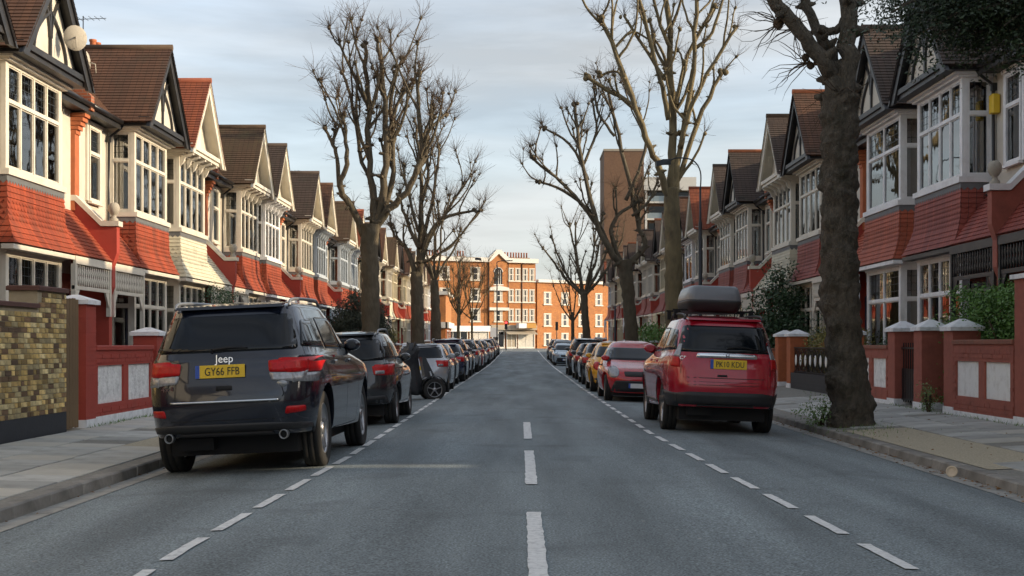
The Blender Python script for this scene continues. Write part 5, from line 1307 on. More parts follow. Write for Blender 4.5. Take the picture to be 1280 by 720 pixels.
place_car('hatch', 'black', 2.92, 49.6, 'black hatchback on the right, second beyond the yellow car')
place_car('suv', 'black', 2.95, 56.0, 'black SUV parked on the right, rear towards the viewer')
place_car('hatch', 'paleblue', 2.9, 82.0, 'pale blue hatchback on the right facing the viewer', -1)
place_car('suv', 'darkgrey', 3.0, 88.5, 'dark grey SUV on the right, just behind the pale blue hatchback', -1)
place_car('hatch', 'black', 3.0, 95, 'black hatchback parked far along on the right')
place_car('suv', 'silver', 3.0, 102, 'silver SUV parked last on the right')
# ---- three-wheeled scooter under a black cover
root = empty('covered_scooter'); tag(root, 'three wheeled scooter under a black cover, nose towards the road', 'scooter')
def sw(x, y, r): 
    o = wheel(root, x, y, r, .11, 1, 5, name='front_wheel' if y > 0 else 'rear_wheel'); return o
sw(-.24, .72, .29); sw(.24, .72, .29); sw(0, -.75, .30)
b = MB(); rings = []
rr_ = random.Random(4)
prof = [(.16, .36, -1.05, .44), (.30, .37, -1.08, .44), (.55, .36, -1.06, .40), (.80, .32, -1.02, .36), (.98, .30, -.85, .34), (1.12, .30, -.2, .32), (1.30, .33, -.02, .36), (1.42, .20, .06, .30), (1.47, .05, .10, .22)]
for (z_, w_, y0_, y1_) in prof:
    ring = []
    for i in range(56):
        a = 2*math.pi*i/56; c, s_ = math.cos(a), math.sin(a); f_ = 1+.045*math.sin(a*11)*(1.3-z_)+.02*math.sin(a*23+z_*5)
        ring.append((w_*f_*math.copysign(abs(c)**.7, c), (y0_+y1_)/2+(y1_-y0_)/2*f_*math.copysign(abs(s_)**.7, s_), z_+.02*math.sin(a*7)))
    rings.append(ring)
b.loft(rings, True, True, 0, True); part(b, 'cover', mat('black cover cloth', (.020, .021, .024), .55, .2, 6, .5, 14, bdist=.03), root)
b = MB(); b.loft([[(-.16, .50, .62), (.16, .50, .62), (.16, .40, 1.12), (-.16, .40, 1.12)], [(-.12, .80, .55), (.12, .80, .55), (.14, .52, 1.10), (-.14, .52, 1.10)]], True, True); part(b, 'front_fairing', mat('dark scooter fairing', (.06, .065, .07), .3, .1, coat=.5), root)
for s_ in (-1, 1):
    b = MB(); P_ = [(s_*.24, .72+.34*math.cos(R(a)), .285+.34*math.sin(R(a))) for a in range(20, 165, 12)]
    b.loft([[(x-.07, y, z) for x, y, z in P_], [(x-.03, y, z+.02) for x, y, z in P_], [(x+.03, y, z+.02) for x, y, z in P_], [(x+.07, y, z) for x, y, z in P_]], False); part(b, 'mudguard', M['plastic'], root)
    b = MB(); b.tube([(s_*.14, .62, .75), (s_*.15, .70, .5), (s_*.17, .72, .29)], .03, 6); part(b, 'fork', M['greymetal'], root)
    b = MB(); b.tube([(s_*.30, .12, 1.28), (s_*.42, .16, 1.42)], .012, 5); b.lathe([(0, -.01), (.06, -.008), (.065, .01), (.0, .02)], 12, (s_*.42, .16, 1.45), 'y', caps=False); part(b, 'mirror', M['plastic'], root)
b = MB(); b.tube([(.1, 0, .3), (.28, .05, .02), (.34, .05, .01)], .014, 5); part(b, 'stand', M['metal'], root)
root.location = (-2.98, 32.9, road_z(-2.98, 32.9)-.01); root.rotation_euler = (0, 0, R(-72))
M['stockwall'] = mat('pale brick', (.30, .24, .16), .9, .15, 8, .3, 30)
# ------------------------------------------------------------------ garden walls, gates, hedges
def brick_skin(x, sx, ya, yb, za, zb, rng, holes=(), d=.012, bl=.225, bh=.075):
    """courses of bricks on a wall face lying in the plane x, standing proud towards sx"""
    b = MB(); z = za; row = 0
    while z+bh*.9 < zb+.001:
        y = ya-(bl/2 if row % 2 else 0)
        while y < yb:
            y0, y1 = max(y+.005, ya+.001), min(y+bl-.005, yb-.001)
            if y1-y0 > .03 and not any(y1 > h[0] and y0 < h[1] and z+bh > h[2] and z < h[3] for h in holes):
                e = d*rng.uniform(.5, 1.3); xs = sorted((x, x+sx*e)); b.box(xs[0], xs[1], y0, y1, z+.005, z+bh-.005)
            y += bl
        z += bh; row += 1
    return b
def pier(parent, x, y, z, w, h, mw, cap='capstone', rng=None, ch=.16, base=True):
    b = MB(); b.box(x-w/2, x+w/2, y-w/2, y+w/2, z-.1, z+h)
    k = int(h/.075)
    for r_ in range(k):                       # courses standing a little proud of the joints
        o = .002+.004*((r_*7) % 3)/3; zz = z+r_*h/k
        b.box(x-w/2-o, x+w/2+o, y-w/2-o, y+w/2+o, zz+.005, zz+h/k-.005)
    p = part(b, 'pier', M[mw], parent)
    if base: b = MB(); b.box(x-w/2-.02, x+w/2+.02, y-w/2-.02, y+w/2+.02, z-.1, z+.12); part(b, 'pier_base', M['capstone'], p)
    c = w/2+.06; b = MB()
    b.loft([[(x-c, y-c, z+h), (x+c, y-c, z+h), (x+c, y+c, z+h), (x-c, y+c, z+h)], [(x-c, y-c, z+h+.07), (x+c, y-c, z+h+.07), (x+c, y+c, z+h+.07), (x-c, y+c, z+h+.07)], [(x-.04, y-.04, z+h+ch), (x+.04, y-.04, z+h+ch), (x+.04, y+.04, z+h+ch), (x-.04, y+.04, z+h+ch)]], True, True)
    part(b, 'pier_cap', M[cap], p); return p
def garden_wall(side, ya, yb, h, label, mw='redwallbrick', panels=2, panelm='smoothpanel', X=None, base='capstone', coping=True, bricks=True, pz=(.34, .98), group=None):
    X = X if X is not None else (-7.0 if side < 0 else 7.8); yc = (ya+yb)/2; z = foot_z(X, yc)
    root = empty('garden_wall', (X, yc, z)); tag(root, label, 'wall', group or 'front garden walls'); rng = random.Random(int(ya*10))
    sx = 1 if side < 0 else -1; L2 = (yb-ya)/2; xi = -sx*.22; xs = sorted((0, xi)); b = MB()
    holes = []
    for i in range(panels):
        w = 2*L2/panels; a = -L2+i*w+.14; c = -L2+(i+1)*w-.14; holes.append((a, c, pz[0], pz[1]))
    # body in strips leaving recessed panels
    b.box(xs[0], xs[1], -L2, L2, -.15, pz[0]); b.box(xs[0], xs[1], -L2, L2, pz[1], h)
    edges = [-L2]+[v for hh in holes for v in hh[:2]]+[L2]
    for i in range(0, len(edges), 2): b.box(xs[0], xs[1], edges[i], edges[i+1], pz[0]+.001, pz[1]-.001)
    part(b, 'wall_body', M[mw], root)
    for hh in holes:
        b = MB(); q = sorted((-sx*.035, -sx*.10)); b.box(q[0], q[1], hh[0], hh[1], hh[2], hh[3]); part(b, 'panel', M[panelm], root)
    if bricks: tag(part(brick_skin(0, sx, -L2, L2, .12, h-.075, rng, holes), 'brick_courses', M[mw], root), kind='stuff')
    if coping: b = MB(); q = sorted((sx*.035, xi-sx*.035)); b.bevbox(q[0], q[1], -L2, L2, h, h+.075, .012); part(b, 'coping', M['redpaint' if side < 0 else 'coping2'], root)
    if base: b = MB(); q = sorted((sx*.015, sx*.001)); b.box(q[0], q[1], -L2, L2, -.12, .14 if side < 0 else .07); part(b, 'painted_foot', M[base], root)
    return root
M['coping2'] = mat('brick on edge coping', (.25, .10, .065), .85, .2, 12, .4, 40, dirt=(.15, .10, .075), dscale=4, damt=.5)
# left: yellow stock brick wall
rng = random.Random(77); X = -7.0; z0 = foot_z(X, 18)
root = empty('brick_wall', (X, 17.0, z0)); tag(root, 'tall yellow stock brick wall with dark coping at the left edge', 'wall')
b = MB(); b.box(-.22, -.004, -3.6, 2.70, -.15, 1.86); b.box(-.42, -.005, 1.55, 2.70, 1.861, 2.12); part(b, 'wall_core', M['mortar'], root)
b = MB(); b.box(-.23, .008, -3.6, 2.70, -.12, .30); part(b, 'black_plinth', M['bitumen'], root)
b = MB(); b.bevbox(-.27, .045, -3.6, 1.548, 1.86, 1.925, .012); b.bevbox(-.45, .045, 1.50, 2.74, 2.12, 2.19, .015); part(b, 'coping', M['coping'], root)
far = MB(); n_ = 0; z = .305; row = 0
def bf(w):
    def f():
        b = MB(); b.bevbox(-.012, .008, -w/2, w/2, 0, .064, .004); return b
    return f
while z < 2.10:
    y = -3.6+(.0 if row % 2 else .11)
    while y < 2.70:
        w = .215 if rng.random() < .66 else .103; y1 = min(y+w, 2.698)
        if z > 1.8 and y < 1.57: y = y+w+.011; continue
        if y1-y > .05:
            if y > .1 and n_ < 296 and y1 == y+w:
                cpart('brick%.3f' % w, bf(w), 'brick', M['stock'], root, (rng.uniform(-.003, .003), y+w/2, z)); n_ += 1
            else: far.box(-.003, .006, y, y1, z, z+.064)
        y += w+.011
    z += .075; row += 1
tag(part(far, 'other_bricks', M['stock'], root), kind='stuff')
# timber gate beside it
gr = empty('timber_gate', (-7.05, 20.08, z0)); tag(gr, 'weathered vertical board gate between brick wall and red pier', 'gate')
for i in range(5):
    def f():
        b = MB(); b.bevbox(-.012, .012, -.062, .062, .03, 2.06, .004); return b
    cpart('board', f, 'board', M['wood'], gr, (rng.uniform(-.004, .004), -.30+.132*i, rng.uniform(-.02, .02)))
b = MB(); b.box(-.06, -.013, -.37, .30, .35, .45); b.box(-.06, -.013, -.37, .30, 1.65, 1.75); part(b, 'ledge', M['wood'], gr)
# red wall with white base
root = garden_wall(-1, 21.05, 24.35, 1.24, 'red painted wall with two rough white panels behind the nearest SUV', 'redpaint', 2, 'roughcast')
pr_ = empty('gate_pier', (-7.0, 20.78, foot_z(-7, 20.8))); tag(pr_, 'bright red pier with white pyramid cap beside the timber gate', 'pier', 'gate piers'); pier(pr_, -.22, 0, 0, .48, 1.98, 'redpaint')
for (y, h_, mw, lab) in ((24.75, 1.5, 'redpaint', 'red pier with white cap just left of the nearest SUV'),):
    g = empty('gate_pier', (-7.0, y, foot_z(-7, y))); tag(g, lab, 'pier', 'gate piers'); pier(g, -.2, 0, 0, .45, h_, mw)
# right: three white capped piers, walls, iron panel
zR = foot_z(7.8, 24)
for (y, h_, lab) in ((23.35, 1.50, 'dark red brick pier, the nearest of three with white pyramid caps'), (25.15, 1.52, 'dark red brick pier, the middle one of three with white caps'), (26.95, 1.52, 'dark red brick pier, the farthest of three with white caps')):
    g = empty('gate_pier', (7.8, y, foot_z(7.8, y))); tag(g, lab, 'pier', 'gate piers'); pier(g, .25, 0, 0, .50, h_, 'redwallbrick', ch=.22)
garden_wall(1, 20.26, 23.09, 1.26, 'dark red brick wall with two smooth white panels at the right edge', 'redwallbrick', 2, 'smoothpanel', pz=(.34, .96))
garden_wall(1, 27.22, 31.2, 1.16, 'red brick wall with patterned white panel behind the near tree', 'redwallbrick', 3, 'roughcast', pz=(.32, .95))
g = empty('gate_pier', (7.8, 19.93, foot_z(7.8, 19.9))); tag(g, 'tall red pier with a broad white cap at the right edge', 'pier', 'gate piers'); pier(g, .30, -.02, 0, .60, 2.28, 'redwallbrick', ch=.12)
g = empty('iron_gate', (7.95, 26.1, foot_z(7.9, 26.1))); tag(g, 'narrow black iron gate between two white capped brick piers', 'gate')
b = MB()
for i in range(9): b.box(-.01, .01, -.62+.155*i, -.602+.155*i, .06, 1.28)
b.box(-.015, .015, -.66, .66, .10, .14); b.box(-.015, .015, -.66, .66, 1.15, 1.19); b.box(-.004, .004, -.62, .62, .14, .75); part(b, 'gate_frame', M['metal'], g)
# iron panel with white ovals between low wall and orange piers
root = garden_wall(1, 31.5, 37.0, .44, 'low dark wall carrying an ornamental iron panel with white ovals', 'bitumen', 0, X=7.8, base=None, coping=False, bricks=False, pz=(.1, .2))
b = MB()
for i in range(44): b.box(.10, .115, -2.70+.125*i, -2.685+.125*i, .44, 1.14)
b.box(.09, .125, -2.74, 2.74, 1.14, 1.17); b.box(.09, .125, -2.74, 2.74, .46, .49)
for i in range(9):
    yy = -2.4+.6*i
    for s_ in (-1, 1): b.tube([(.107, yy+.27*math.cos(a), .80+.30*math.sin(a)*s_) for a in [math.pi*j/12 for j in range(13)]], .009, 4)
part(b, 'iron_panel', M['metal'], root)
for i in range(9):
    b = MB(); b.lathe([(0, -.014), (.085, -.012), (.105, 0), (.085, .012), (0, .014)], 18, axis='x', caps=False)
    b.v = [(x+.10, y, z*1.55) for x, y, z in b.v]
    o = part(b, 'white_oval', M['smoothpanel'], root, (-.02, -2.4+.6*i, .80))
for (y, lab) in ((37.3, 'orange brick pier with white cap, right beside the iron oval panel'), (39.0, 'orange brick pier with white cap, just behind the red SUV'), (32.0-.75, 'orange brick pier with white cap hidden behind the near tree')):
    g = empty('gate_pier', (7.8, y, foot_z(7.8, y))); tag(g, lab, 'pier', 'gate piers'); pier(g, .25, 0, 0, .50, 1.48, 'orangebrick', ch=.2)
# further front walls, one per plot
for side, start in ((-1, 25.2), (1, 39.6)):
    y = start; k = 0; rng = random.Random(8+side)
    while y < 134:
        ln = 4.6; h_ = rng.choice([.95, 1.05, 1.15])
        mw = rng.choice(['redpaint', 'redwallbrick', 'orangebrick', 'stockwall'])
        garden_wall(side, y, y+ln, h_, '%s front wall on the %s side, %s beyond the nearer walls' % ({'redpaint': 'red painted', 'redwallbrick': 'red brick', 'orangebrick': 'orange brick', 'stockwall': 'pale brick'}[mw], 'left' if side < 0 else 'right', (words+['farther'])[k] if k else 'just'), mw, 0 if k > 5 else 2, 'smoothpanel', bricks=False, base=None)
        g = empty('gate_pier', (-7.0 if side < 0 else 7.8, y+ln+.3, foot_z(7.8*side, y))); tag(g, '%s pier with pale cap on the %s, %s of the plainer ones' % ({'redpaint': 'red', 'redwallbrick': 'dark red', 'orangebrick': 'orange', 'stockwall': 'pale'}[mw], 'left' if side < 0 else 'right', (['nearest']+words)[k]), 'pier', 'gate piers'); pier(g, side*.22, 0, 0, .42, h_+.3, mw, ch=.15)
        y += 6.25 if side < 0 else 6.5; k += 1
# ---- planting
def bush(name, label, pos, sz, m, seed, n=5200, leaf=.035, shape='box', cat='bush', stems=True, group=None):
    """leaves gathered in clumps through the volume, denser to the outside, uneven outline"""
    rng = random.Random(seed); root = empty(name, pos); tag(root, label, cat, group)
    lv = MB(); sx, sy, sz_ = sz; cl = []
    nc = max(20, n//26)
    while len(cl) < nc:
        p = Vector((rng.uniform(-1, 1), rng.uniform(-1, 1), rng.uniform(-1, 1)))
        if shape == 'round':
            if p.length > 1 or p.length < .55 and rng.random() < .7: continue
        elif shape == 'cone':
            k = 1-.75*max(0, (p.z+.3)/1.3)
            if math.hypot(p.x, p.y) > k: continue
        else:
            if max(abs(p.x), abs(p.y), abs(p.z)) < .7 and rng.random() < .7: continue
        q = Vector((p.x*sx/2, p.y*sy/2, (p.z+1)*sz_/2)); q += Vector((noise.noise(q*1.7), noise.noise(q*1.7+Vector((5, 3, 1))), noise.noise(q*1.7+Vector((1, 9, 2)))))*min(sz)*.16
        cl.append(q)
    rr = leaf*3.2
    for q in cl: leafcloud(lv, [q+Vector((rng.gauss(0, rr), rng.gauss(0, rr), rng.gauss(0, rr*.8))) for i in range(26)], leaf, rng)
    part(lv.mesh('foliage'), 'foliage', M[m], root)
    if stems:
        b = MB()
        for k in range(9):
            e = rng.choice(cl); b.tube(cat_rom([(rng.gauss(0, sx*.12), rng.gauss(0, sy*.12), -.1), (e.x*.5, e.y*.5, e.z*.5), e*.9], 3), .018, 5)
        part(b, 'stems', M['twig'], root)
    return root
gz = .1
bush('garden_hedge', 'clipped bright green hedge behind the right edge wall', (8.75, 22.2, gz), (1.0, 5.4, 2.25), 'hedge', 1, 42000, .034, 'box', 'hedge')
bush('evergreen_shrub', 'tall loose dark green shrub with pale flecks behind the red SUV', (8.9, 43.5, gz), (3.3, 3.2, 3.75), 'shrub', 2, 20000, .06, 'cone')
bush('yellow_shrub', 'yellow green shrub behind the iron oval panel', (8.7, 35.2, gz), (1.4, 5.0, 1.85), 'yellowleaf', 3, 11000, .035, 'round')
bush('dry_climber', 'orange brown dry climber hanging over the iron oval panel', (8.3, 34.5, gz+.2), (.5, 5.2, 1.15), 'autumn', 13, 2600, .022, 'box')
bush('dry_shrub', 'small green shrub in the garden between near tree and white window', (8.9, 29.6, gz), (1.2, 2.6, 1.55), 'shrub', 4, 3000, .035, 'round')
bush('dark_bush', 'big dark rounded bush behind the tallest tree on the left', (-5.85, 46.4, .0), (2.1, 3.2, 3.15), 'darkhedge', 5, 30000, .04, 'round')
bush('green_hedge', 'square green hedge on the right before the brick tower', (9.3, 79.0, .1), (3.6, 5.0, 2.3), 'hedge', 6, 7000, .08, 'box', 'hedge')
bush('yellow_hedge', 'low yellow green hedge on the left between two tree trunks', (-8.0, 74.0, .02), (1.4, 5, 2.0), 'yellowleaf', 7, 3500, .07, 'box', 'hedge')
bush('climbing_plant', 'dark green climber over the porch of the cream tiled house', (-9.55, 40.6, 1.55), (.6, 3.6, 1.5), 'shrub', 8, 3500, .035, 'box', 'climber')
bush('weed_clump', 'pale green weeds growing at the foot of the near tree', (5.15, 22.1, foot_z(5.2, 22)-.02), (.75, 1.0, .50), 'weed', 9, 900, .022, 'round', 'weeds')
bush('weed_clump', 'small weeds growing by the nearest white capped pier', (7.62, 23.9, foot_z(7.6, 24)-.02), (.25, .35, .55), 'weed', 10, 320, .02, 'round', 'weeds')
bush('rose_bush', 'thin straggly shrub before the white bay, beside the loose dark shrub', (9.0, 38.5, gz), (1.2, 1.6, 2.3), 'shrub', 12, 1800, .035, 'cone')
# grass tufts in the joints
rng = random.Random(17); b = MB()
for i in range(900):
    c = rng.random()
    if c < .45: x, y = rng.gauss(5.5, .35), rng.gauss(21.4, 1.1)
    elif c < .75: x, y = 7.72+rng.gauss(0, .05), rng.uniform(18.5, 27)
    else: x, y = -6.93+rng.gauss(0, .04), rng.uniform(20.5, 24.5)
    z = foot_z(x, y)-.005; h_ = rng.uniform(.02, .07); a = rng.uniform(0, 6.28); dx, dy = math.cos(a)*.006, math.sin(a)*.006
    b.face([(x-dx, y-dy, z), (x+dx, y+dy, z), (x+rng.gauss(0, .02), y+rng.gauss(0, .02), z+h_)])
tag(part(b.mesh('grass_tufts'), 'grass_tufts', M['weed']), 'thin grass and moss along the wall feet and tree', 'grass', kind='stuff')
# ---- street lamps
def lamp(x, y, h, arm, label, d=-1):
    root = empty('street_lamp', (x, y, foot_z(x, y))); tag(root, label, 'street lamp', 'street lamps')
    b = MB(); b.lathe([(.10, 0), (.10, 1.5), (.065, 1.55), (.06, h*.72), (.035, h*.74), (.032, h*.88)], 12); part(b, 'column', M['metal'], root)
    b = MB(); b.tube(cat_rom([(0, 0, h*.87), (0, 0, h*.95), (d*arm*.25, 0, h*1.0), (d*arm*.75, 0, h*1.01), (d*arm, 0, h*.995)], 5), .022, 7); part(b, 'bracket_arm', M['metal'], root)
    b = MB(); b.loft([[(d*arm*.95, -.05, h*.98), (d*arm*.95, .05, h*.98), (d*arm*.95, .05, h*1.005), (d*arm*.95, -.05, h*1.005)], [(d*(arm+.2), -.09, h*.98), (d*(arm+.2), .09, h*.98), (d*(arm+.2), .06, h*1.004), (d*(arm+.2), -.06, h*1.004)], [(d*(arm+.42), -.06, h*.972), (d*(arm+.42), .06, h*.972), (d*(arm+.42), .05, h*.995), (d*(arm+.42), -.05, h*.995)]], True, True); part(b, 'lamp_head', M['metal'], root)
    return root
lamp(5.75, 41.0, 7.25, 1.0, 'tall black street lamp with curved arm behind the red SUV')
lamp(-4.9, 100.0, 8.0, 1.4, 'far grey street lamp on the left whose arm reaches over the road', 1)
b = MB(); b.lathe([(.09, 0), (.09, 1.2), (.06, 1.25), (.05, 3.6)], 10); o = tag(part(b, 'sign_post', M['metal']), 'slim dark post on the right pavement before the square hedge', 'post'); o.location = (5.6, 76.0, foot_z(5.6, 76))
# ------------------------------------------------------------------ far end of the street
M['cornice'] = mat('white cornice', (.66, .63, .57), .7, .05, 3, .1)
M['shopwhite'] = mat('white shop sign', (.75, .75, .74), .5, .05, 3, 0)
M['stone'] = mat('pale stone', (.36, .31, .24), .8, .1, 2, .1)
M['asphalt_grey'] = mat('balcony glass', (.25, .30, .32), .3, .1, 3, 0)
def far_window(parent, x, z, w, h, d=0, arch=False, col='white', rz=0):
    """sash window on a front in the xz plane facing -y"""
    def f():
        b = MB(); t = .07
        b.box(-w/2, -w/2+t, -.03, .02, 0, h); b.box(w/2-t, w/2, -.03, .02, 0, h); b.box(-w/2+t, w/2-t, -.03, .018, 0, t); b.box(-w/2+t, w/2-t, -.03, .018, h-t, h); b.box(-w/2+t, w/2-t, -.045, .015, h*.5-.05, h*.5+.05)
        b.box(-w/2-.10, w/2+.10, -.16, .01, -.14, -.001); b.box(-w/2-.02, w/2+.02, -.06, .01, h+.001, h+.08)
        return b
    fr = cpart(('fw', w, h), f, 'window', M[col], parent, (x, d, z))
    def g():
        b = MB(); b.box(-w/2+.09, w/2-.09, -.012, .0, .09, h*.5-.05); b.box(-w/2+.09, w/2-.09, -.012, .0, h*.5+.05, h-.09); return b
    cpart(('fp', w, h), g, 'pane', M['carglass'], fr)
    def c():
        b = MB(); b.box(-w/2+.12, -w/2+.12+w*.22, -.018, -.013, .1, h-.1); b.box(w/2-.12-w*.22, w/2-.12, -.018, -.013, .1, h-.1); return b
    cpart(('fc', w, h), c, 'curtain', M['curtain2'], fr)
    return fr
# mansion block, four storeys, its front turned towards the sun
ang = -R(24)*-1
o = at(622, 433, 181); base_z = .62
root = empty('mansion_block', (o.x, 181, base_z), R(24)); tag(root, 'four storey orange brick mansion block closing the street, shops below', 'building')
XA, XB = -22.0, 5.9; HT = 12.3
b = MB(); b.box(XA, XB, 0, 12, -.5, HT); b.prism([(-1.35, HT), (1.35, HT), (1.35, HT+.2), (0, HT+1.35), (-1.35, HT+.2)], -.25, 1.0); b.box(-1.35, 1.35, -.25, -.001, 3.4, HT)
part(b, 'wall', M['brick_far'], root)
b = MB(); b.box(XA-.1, -1.40, -.45, .3, HT, HT+.62); b.box(1.40, XB+.25, -.45, .3, HT, HT+.62)
b.prism([(-1.6, HT+.1), (-1.25, HT+.1), (0, HT+1.2), (1.25, HT+.1), (1.6, HT+.1), (1.6, HT+.60), (.35, HT+1.75), (-.35, HT+1.75), (-1.6, HT+.60)], -.5, .3)

part(b, 'cornice', M['cornice'], root)
for zf in (3.95, 6.75, 9.75):
    for xc in (2.6, 5.0-.2):
        for dx in (-.52, .52): far_window(root, xc+dx, zf, .82, 1.75, -.001)
    for xc in (-3.4, -8.0, -12.2, -16.5): far_window(root, xc, zf, 1.5, 1.75, -.001)
    if zf < 9: far_window(root, 0, zf, 1.3, 1.7, -.251)
b = MB(); n = 12; b.prism([(-.6, 9.2), (.6, 9.2), (.6, 10.9)]+[(.6*math.cos(math.pi*i/n), 10.9+.6*math.sin(math.pi*i/n)) for i in range(1, n)]+[(-.6, 10.9)], -.30, -.252); aw = part(b, 'arched_window', M['carglass'], root)
b = MB(); b.prism([(-.75, 9.05), (.75, 9.05), (.75, 9.19), (-.75, 9.19)], -.36, -.252)
for s_ in (-1, 0, 1): b.box(s_*.3-.03, s_*.3+.03, -.33, -.301, 9.2, 11.2)
b.tube([(.66*math.cos(math.pi*i/16), -.28, 10.9+.66*math.sin(math.pi*i/16)) for i in range(17)], .07, 4); part(b, 'arch_frame', M['cornice'], aw)
b = MB(); b.box(-1.5, 1.5, -.7, -.26, 8.3, 8.7); b.prism([(-1.5, 8.7), (1.5, 8.7), (0, 9.0)], -.7, -.26); b.box(-1.5, 1.5, -.7, -.26, 5.5, 5.9); part(b, 'balcony_hood', M['cornice'], root)
for xc in (-1.5, 1.5, 3.75, -5.7): b = MB(); b.tube([(xc, -.32 if abs(xc) == 1.5 else -.07, HT-.1), (xc, -.32 if abs(xc) == 1.5 else -.07, 3.3)], .06, 6); part(b, 'downpipe', M['metal'], root)
# shop fronts
b = MB(); b.box(-1.2, XB, -.55, -.01, 2.75, 3.45); part(b, 'shop_fascia', M['stone'], root)
b = MB(); b.box(-12.0, -1.25, -.5, -.01, 2.5, 3.3); part(b, 'shop_fascia', M['shopwhite'], root)
for (xa, xb, mm) in ((-11.8, -8.2, 'carglass'), (-7.9, -4.6, 'carglass'), (-4.3, -1.4, 'curtain2'), (-.9, 1.0, 'carglass'), (1.3, 2.9, 'stone'), (3.1, 5.7, 'curtain2')):
    b = MB(); b.box(xa+.12, xb-.12, -.10, -.05, .35, 2.5); sf = part(b, 'shop_window', M[mm], root)
    b = MB(); b.box(xa, xa+.12, -.2, -.01, 0, 2.7); b.box(xb-.12, xb, -.2, -.01, 0, 2.7); b.box(xa+.12, xb-.12, -.18, -.01, 0, .35); b.box(xa+.12, xb-.12, -.16, -.01, 2.5, 2.7)
    k = max(2, int((xb-xa)/1.0))
    for i in range(1, k): xx = xa+(xb-xa)*i/k; b.box(xx-.04, xx+.04, -.14, -.101, .35, 2.5)
    part(b, 'shop_frame', M['cornice'], sf)
b = MB(); b.prism([(-.02, 2.75), (-1.5, 2.2), (-1.5, 2.12), (-.02, 2.6)], .9, 5.6, plane='yz'); part(b, 'awning', M['stone'], root)
b = MB(); b.box(2.6, 3.8, -1.6, -.6, 3.0, 3.7); part(b, 'hanging_sign', M['shopwhite'], root)
b = MB(); b.box(3.85, 5.3, -1.6, -.6, 3.0, 3.7); part(b, 'hanging_sign', mat('mustard sign', (.45, .22, .03), .5, .1), root)
for (xc, n) in ((2.0, 5), (4.6, 7), (-4.5, 3), (-8.5, 6), (-14, 5)):
    b = MB(); b.box(xc-n*.22, xc+n*.22, 2.5, 3.6, HT, HT+.95); ch = part(b, 'chimney', M['brick_brown'], root)
    for i in range(n): b = MB(); b.lathe([(.12, HT+.95), (.10, HT+1.6), (.13, HT+1.62), (.13, HT+1.7)], 8, (xc+(i-(n-1)/2)*.42, 3.0, 0)); part(b, 'chimney_pot', M['terracotta'], ch)
# receding right wing
root = empty('brick_wing', (o.x+5.9*math.cos(R(24))+.25, 181+5.9*math.sin(R(24))+.05, base_z), R(34)); tag(root, 'orange brick wing of the mansion block turning away to the right', 'building')
b = MB(); b.box(0, 13, .02, 10, -.5, 9.6); part(b, 'wall', M['brick_far'], root)
b = MB(); b.box(0, 13.2, -.35, .3, 9.6, 10.0); part(b, 'cornice', M['cornice'], root)
for zf in (.6, 3.4, 6.5):
    for k in range(4): far_window(root, 1.8+3.1*k, zf, 1.3, 1.7, .02)
# tower block with balconies behind the right row
root = empty('tower_block', (19.0, 235, .6)); tag(root, 'tall plain brown brick tower block rising behind the right hand trees', 'building')
b = MB(); b.box(-3.7, 3.6, 0, 12, -1, 36.2); part(b, 'wall', M['brick_brown'], root)
b = MB(); b.box(-3.8, 3.7, -.1, 12.1, 36.2, 36.6); part(b, 'parapet', M['stone'], root)
b = MB(); b.box(3.61, 13.0, 1.6, 12, -1, 29.0); part(b, 'rear_wall', M['brick_brown'], root)
b = MB(); b.box(3.61, 13.2, -.2, 12.1, 29.0, 31.4); b.box(3.8, 4.2, .0, .3, 0, 29.0); b.box(12.8, 13.1, 0, .3, 0, 29.0); b.box(8.2, 8.5, 0, .3, 0, 29.0); part(b, 'white_band', M['cornice'], root)
for k in range(9):
    z_ = 3.1*k+2.2; b = MB(); b.box(3.62, 13.1, .31, 1.59, z_-.3, z_); b.box(4.3, 8.1, .32, .42, z_+.0, z_+1.0, 1); b.box(8.6, 12.7, .32, .42, z_+.0, z_+1.0, 1); part(b, 'balcony', [M['cornice'], M['asphalt_grey']], root)
    b = MB(); b.box(4.6, 7.6, 1.5, 1.59, z_+.2, z_+2.3); b.box(9.0, 12.2, 1.5, 1.59, z_+.2, z_+2.3); part(b, 'window', M['carglass'], root)
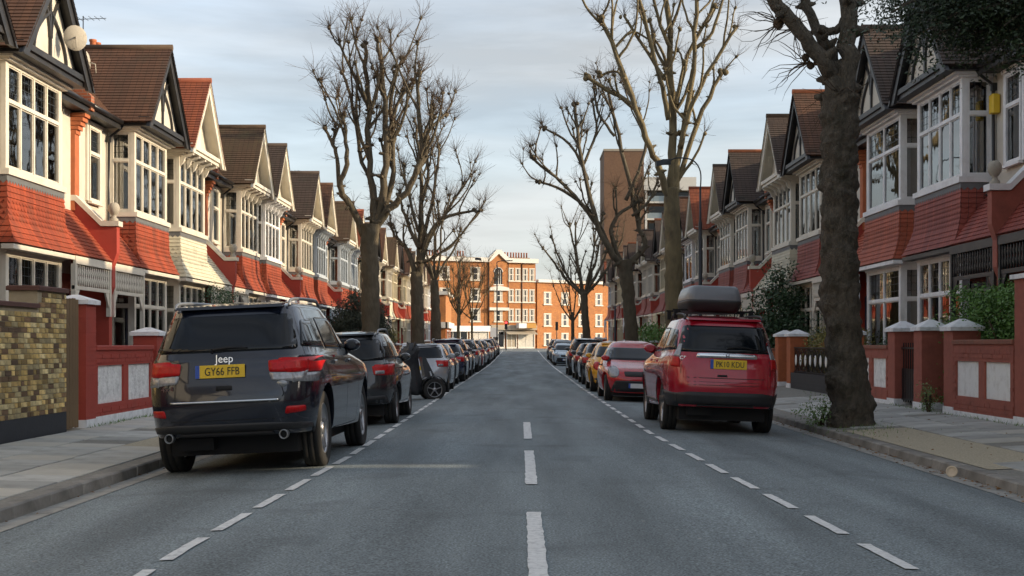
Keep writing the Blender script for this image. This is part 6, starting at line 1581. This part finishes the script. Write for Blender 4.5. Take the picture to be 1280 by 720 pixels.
# corner shops at the left end
root = empty('corner_shops', (-13.5, 150, .55)); tag(root, 'low orange brick corner building with white shop fascia at the left end', 'building')
b = MB(); b.box(-9, 4.7, 0, 12, -.6, 6.6); part(b, 'wall', M['brick_far'], root)
b = MB(); b.box(-9, 4.9, -.5, -.01, 2.7, 3.4); b.box(4.71, 5.1, -.5, 12, 2.7, 3.4); b.box(-9.1, 5.0, -.3, 12.1, 6.6, 7.0); part(b, 'shop_fascia', M['cornice'], root)
for k in range(4):
    b = MB(); b.box(4.705, 4.78, .8+2.8*k, 2.9+2.8*k, .4, 2.5); part(b, 'shop_window', M['carglass'], root)
    b = MB(); b.box(4.705, 4.80, .55+2.8*k, .79+2.8*k, 0, 2.7); part(b, 'pilaster', M['terracotta'], root)
for k in range(3): far_window(root, -6+4*k, 4.2, 1.3, 1.6, -.001)
# far street furniture: signals, sign posts
def post(x, y, h, r, label, nm='traffic_signal', cat='traffic light'):
    root = empty(nm, (x, y, rise(y))); tag(root, label, cat); b = MB(); b.tube([(0, 0, 0), (0, 0, h)], r, 8); part(b, 'post', M['metal'], root); return root
r = post(-1.75, 152, 3.3, .06, 'traffic signal showing red at the far junction')
b = MB(); b.box(-.16, .16, -.14, .14, 2.5, 3.5); part(b, 'signal_head', M['metal'], r)
em = bpy.data.materials.new('red signal light'); em.use_nodes = True; em.node_tree.nodes['Principled BSDF'].inputs['Base Color'].default_value = (.8, .02, .02, 1); em.node_tree.nodes['Principled BSDF'].inputs['Emission Color'].default_value = (1, .03, .03, 1); em.node_tree.nodes['Principled BSDF'].inputs['Emission Strength'].default_value = 3
b = MB(); b.lathe([(0, -.02), (.12, 0)], 14, (0, -.15, 3.3), 'y', caps=False); part(b, 'red_light', em, r)
r = post(-2.6, 140, 9.5, .07, 'tall thin lamp column left of the red signal', 'lamp_column', 'street lamp'); b = MB(); b.tube(cat_rom([(0, 0, 9.5), (.1, 0, 9.9), (1.2, 0, 10.0)], 4), .05, 6); b.box(1.1, 1.7, -.1, .1, 9.93, 10.03); part(b, 'lamp_arm', M['metal'], r)
r = post(-3.1, 149, 2.6, .05, 'white road sign board on a post at the far junction', 'road_sign', 'sign'); b = MB(); b.box(-.45, .45, -.08, -.05, 1.6, 2.7); part(b, 'sign_board', M['shopwhite'], r)
r = post(4.3, 153, 3.3, .05, 'traffic signal on the right of the far junction'); b = MB(); b.box(-.16, .16, -.14, .14, 2.4, 3.4); part(b, 'signal_head', M['metal'], r)
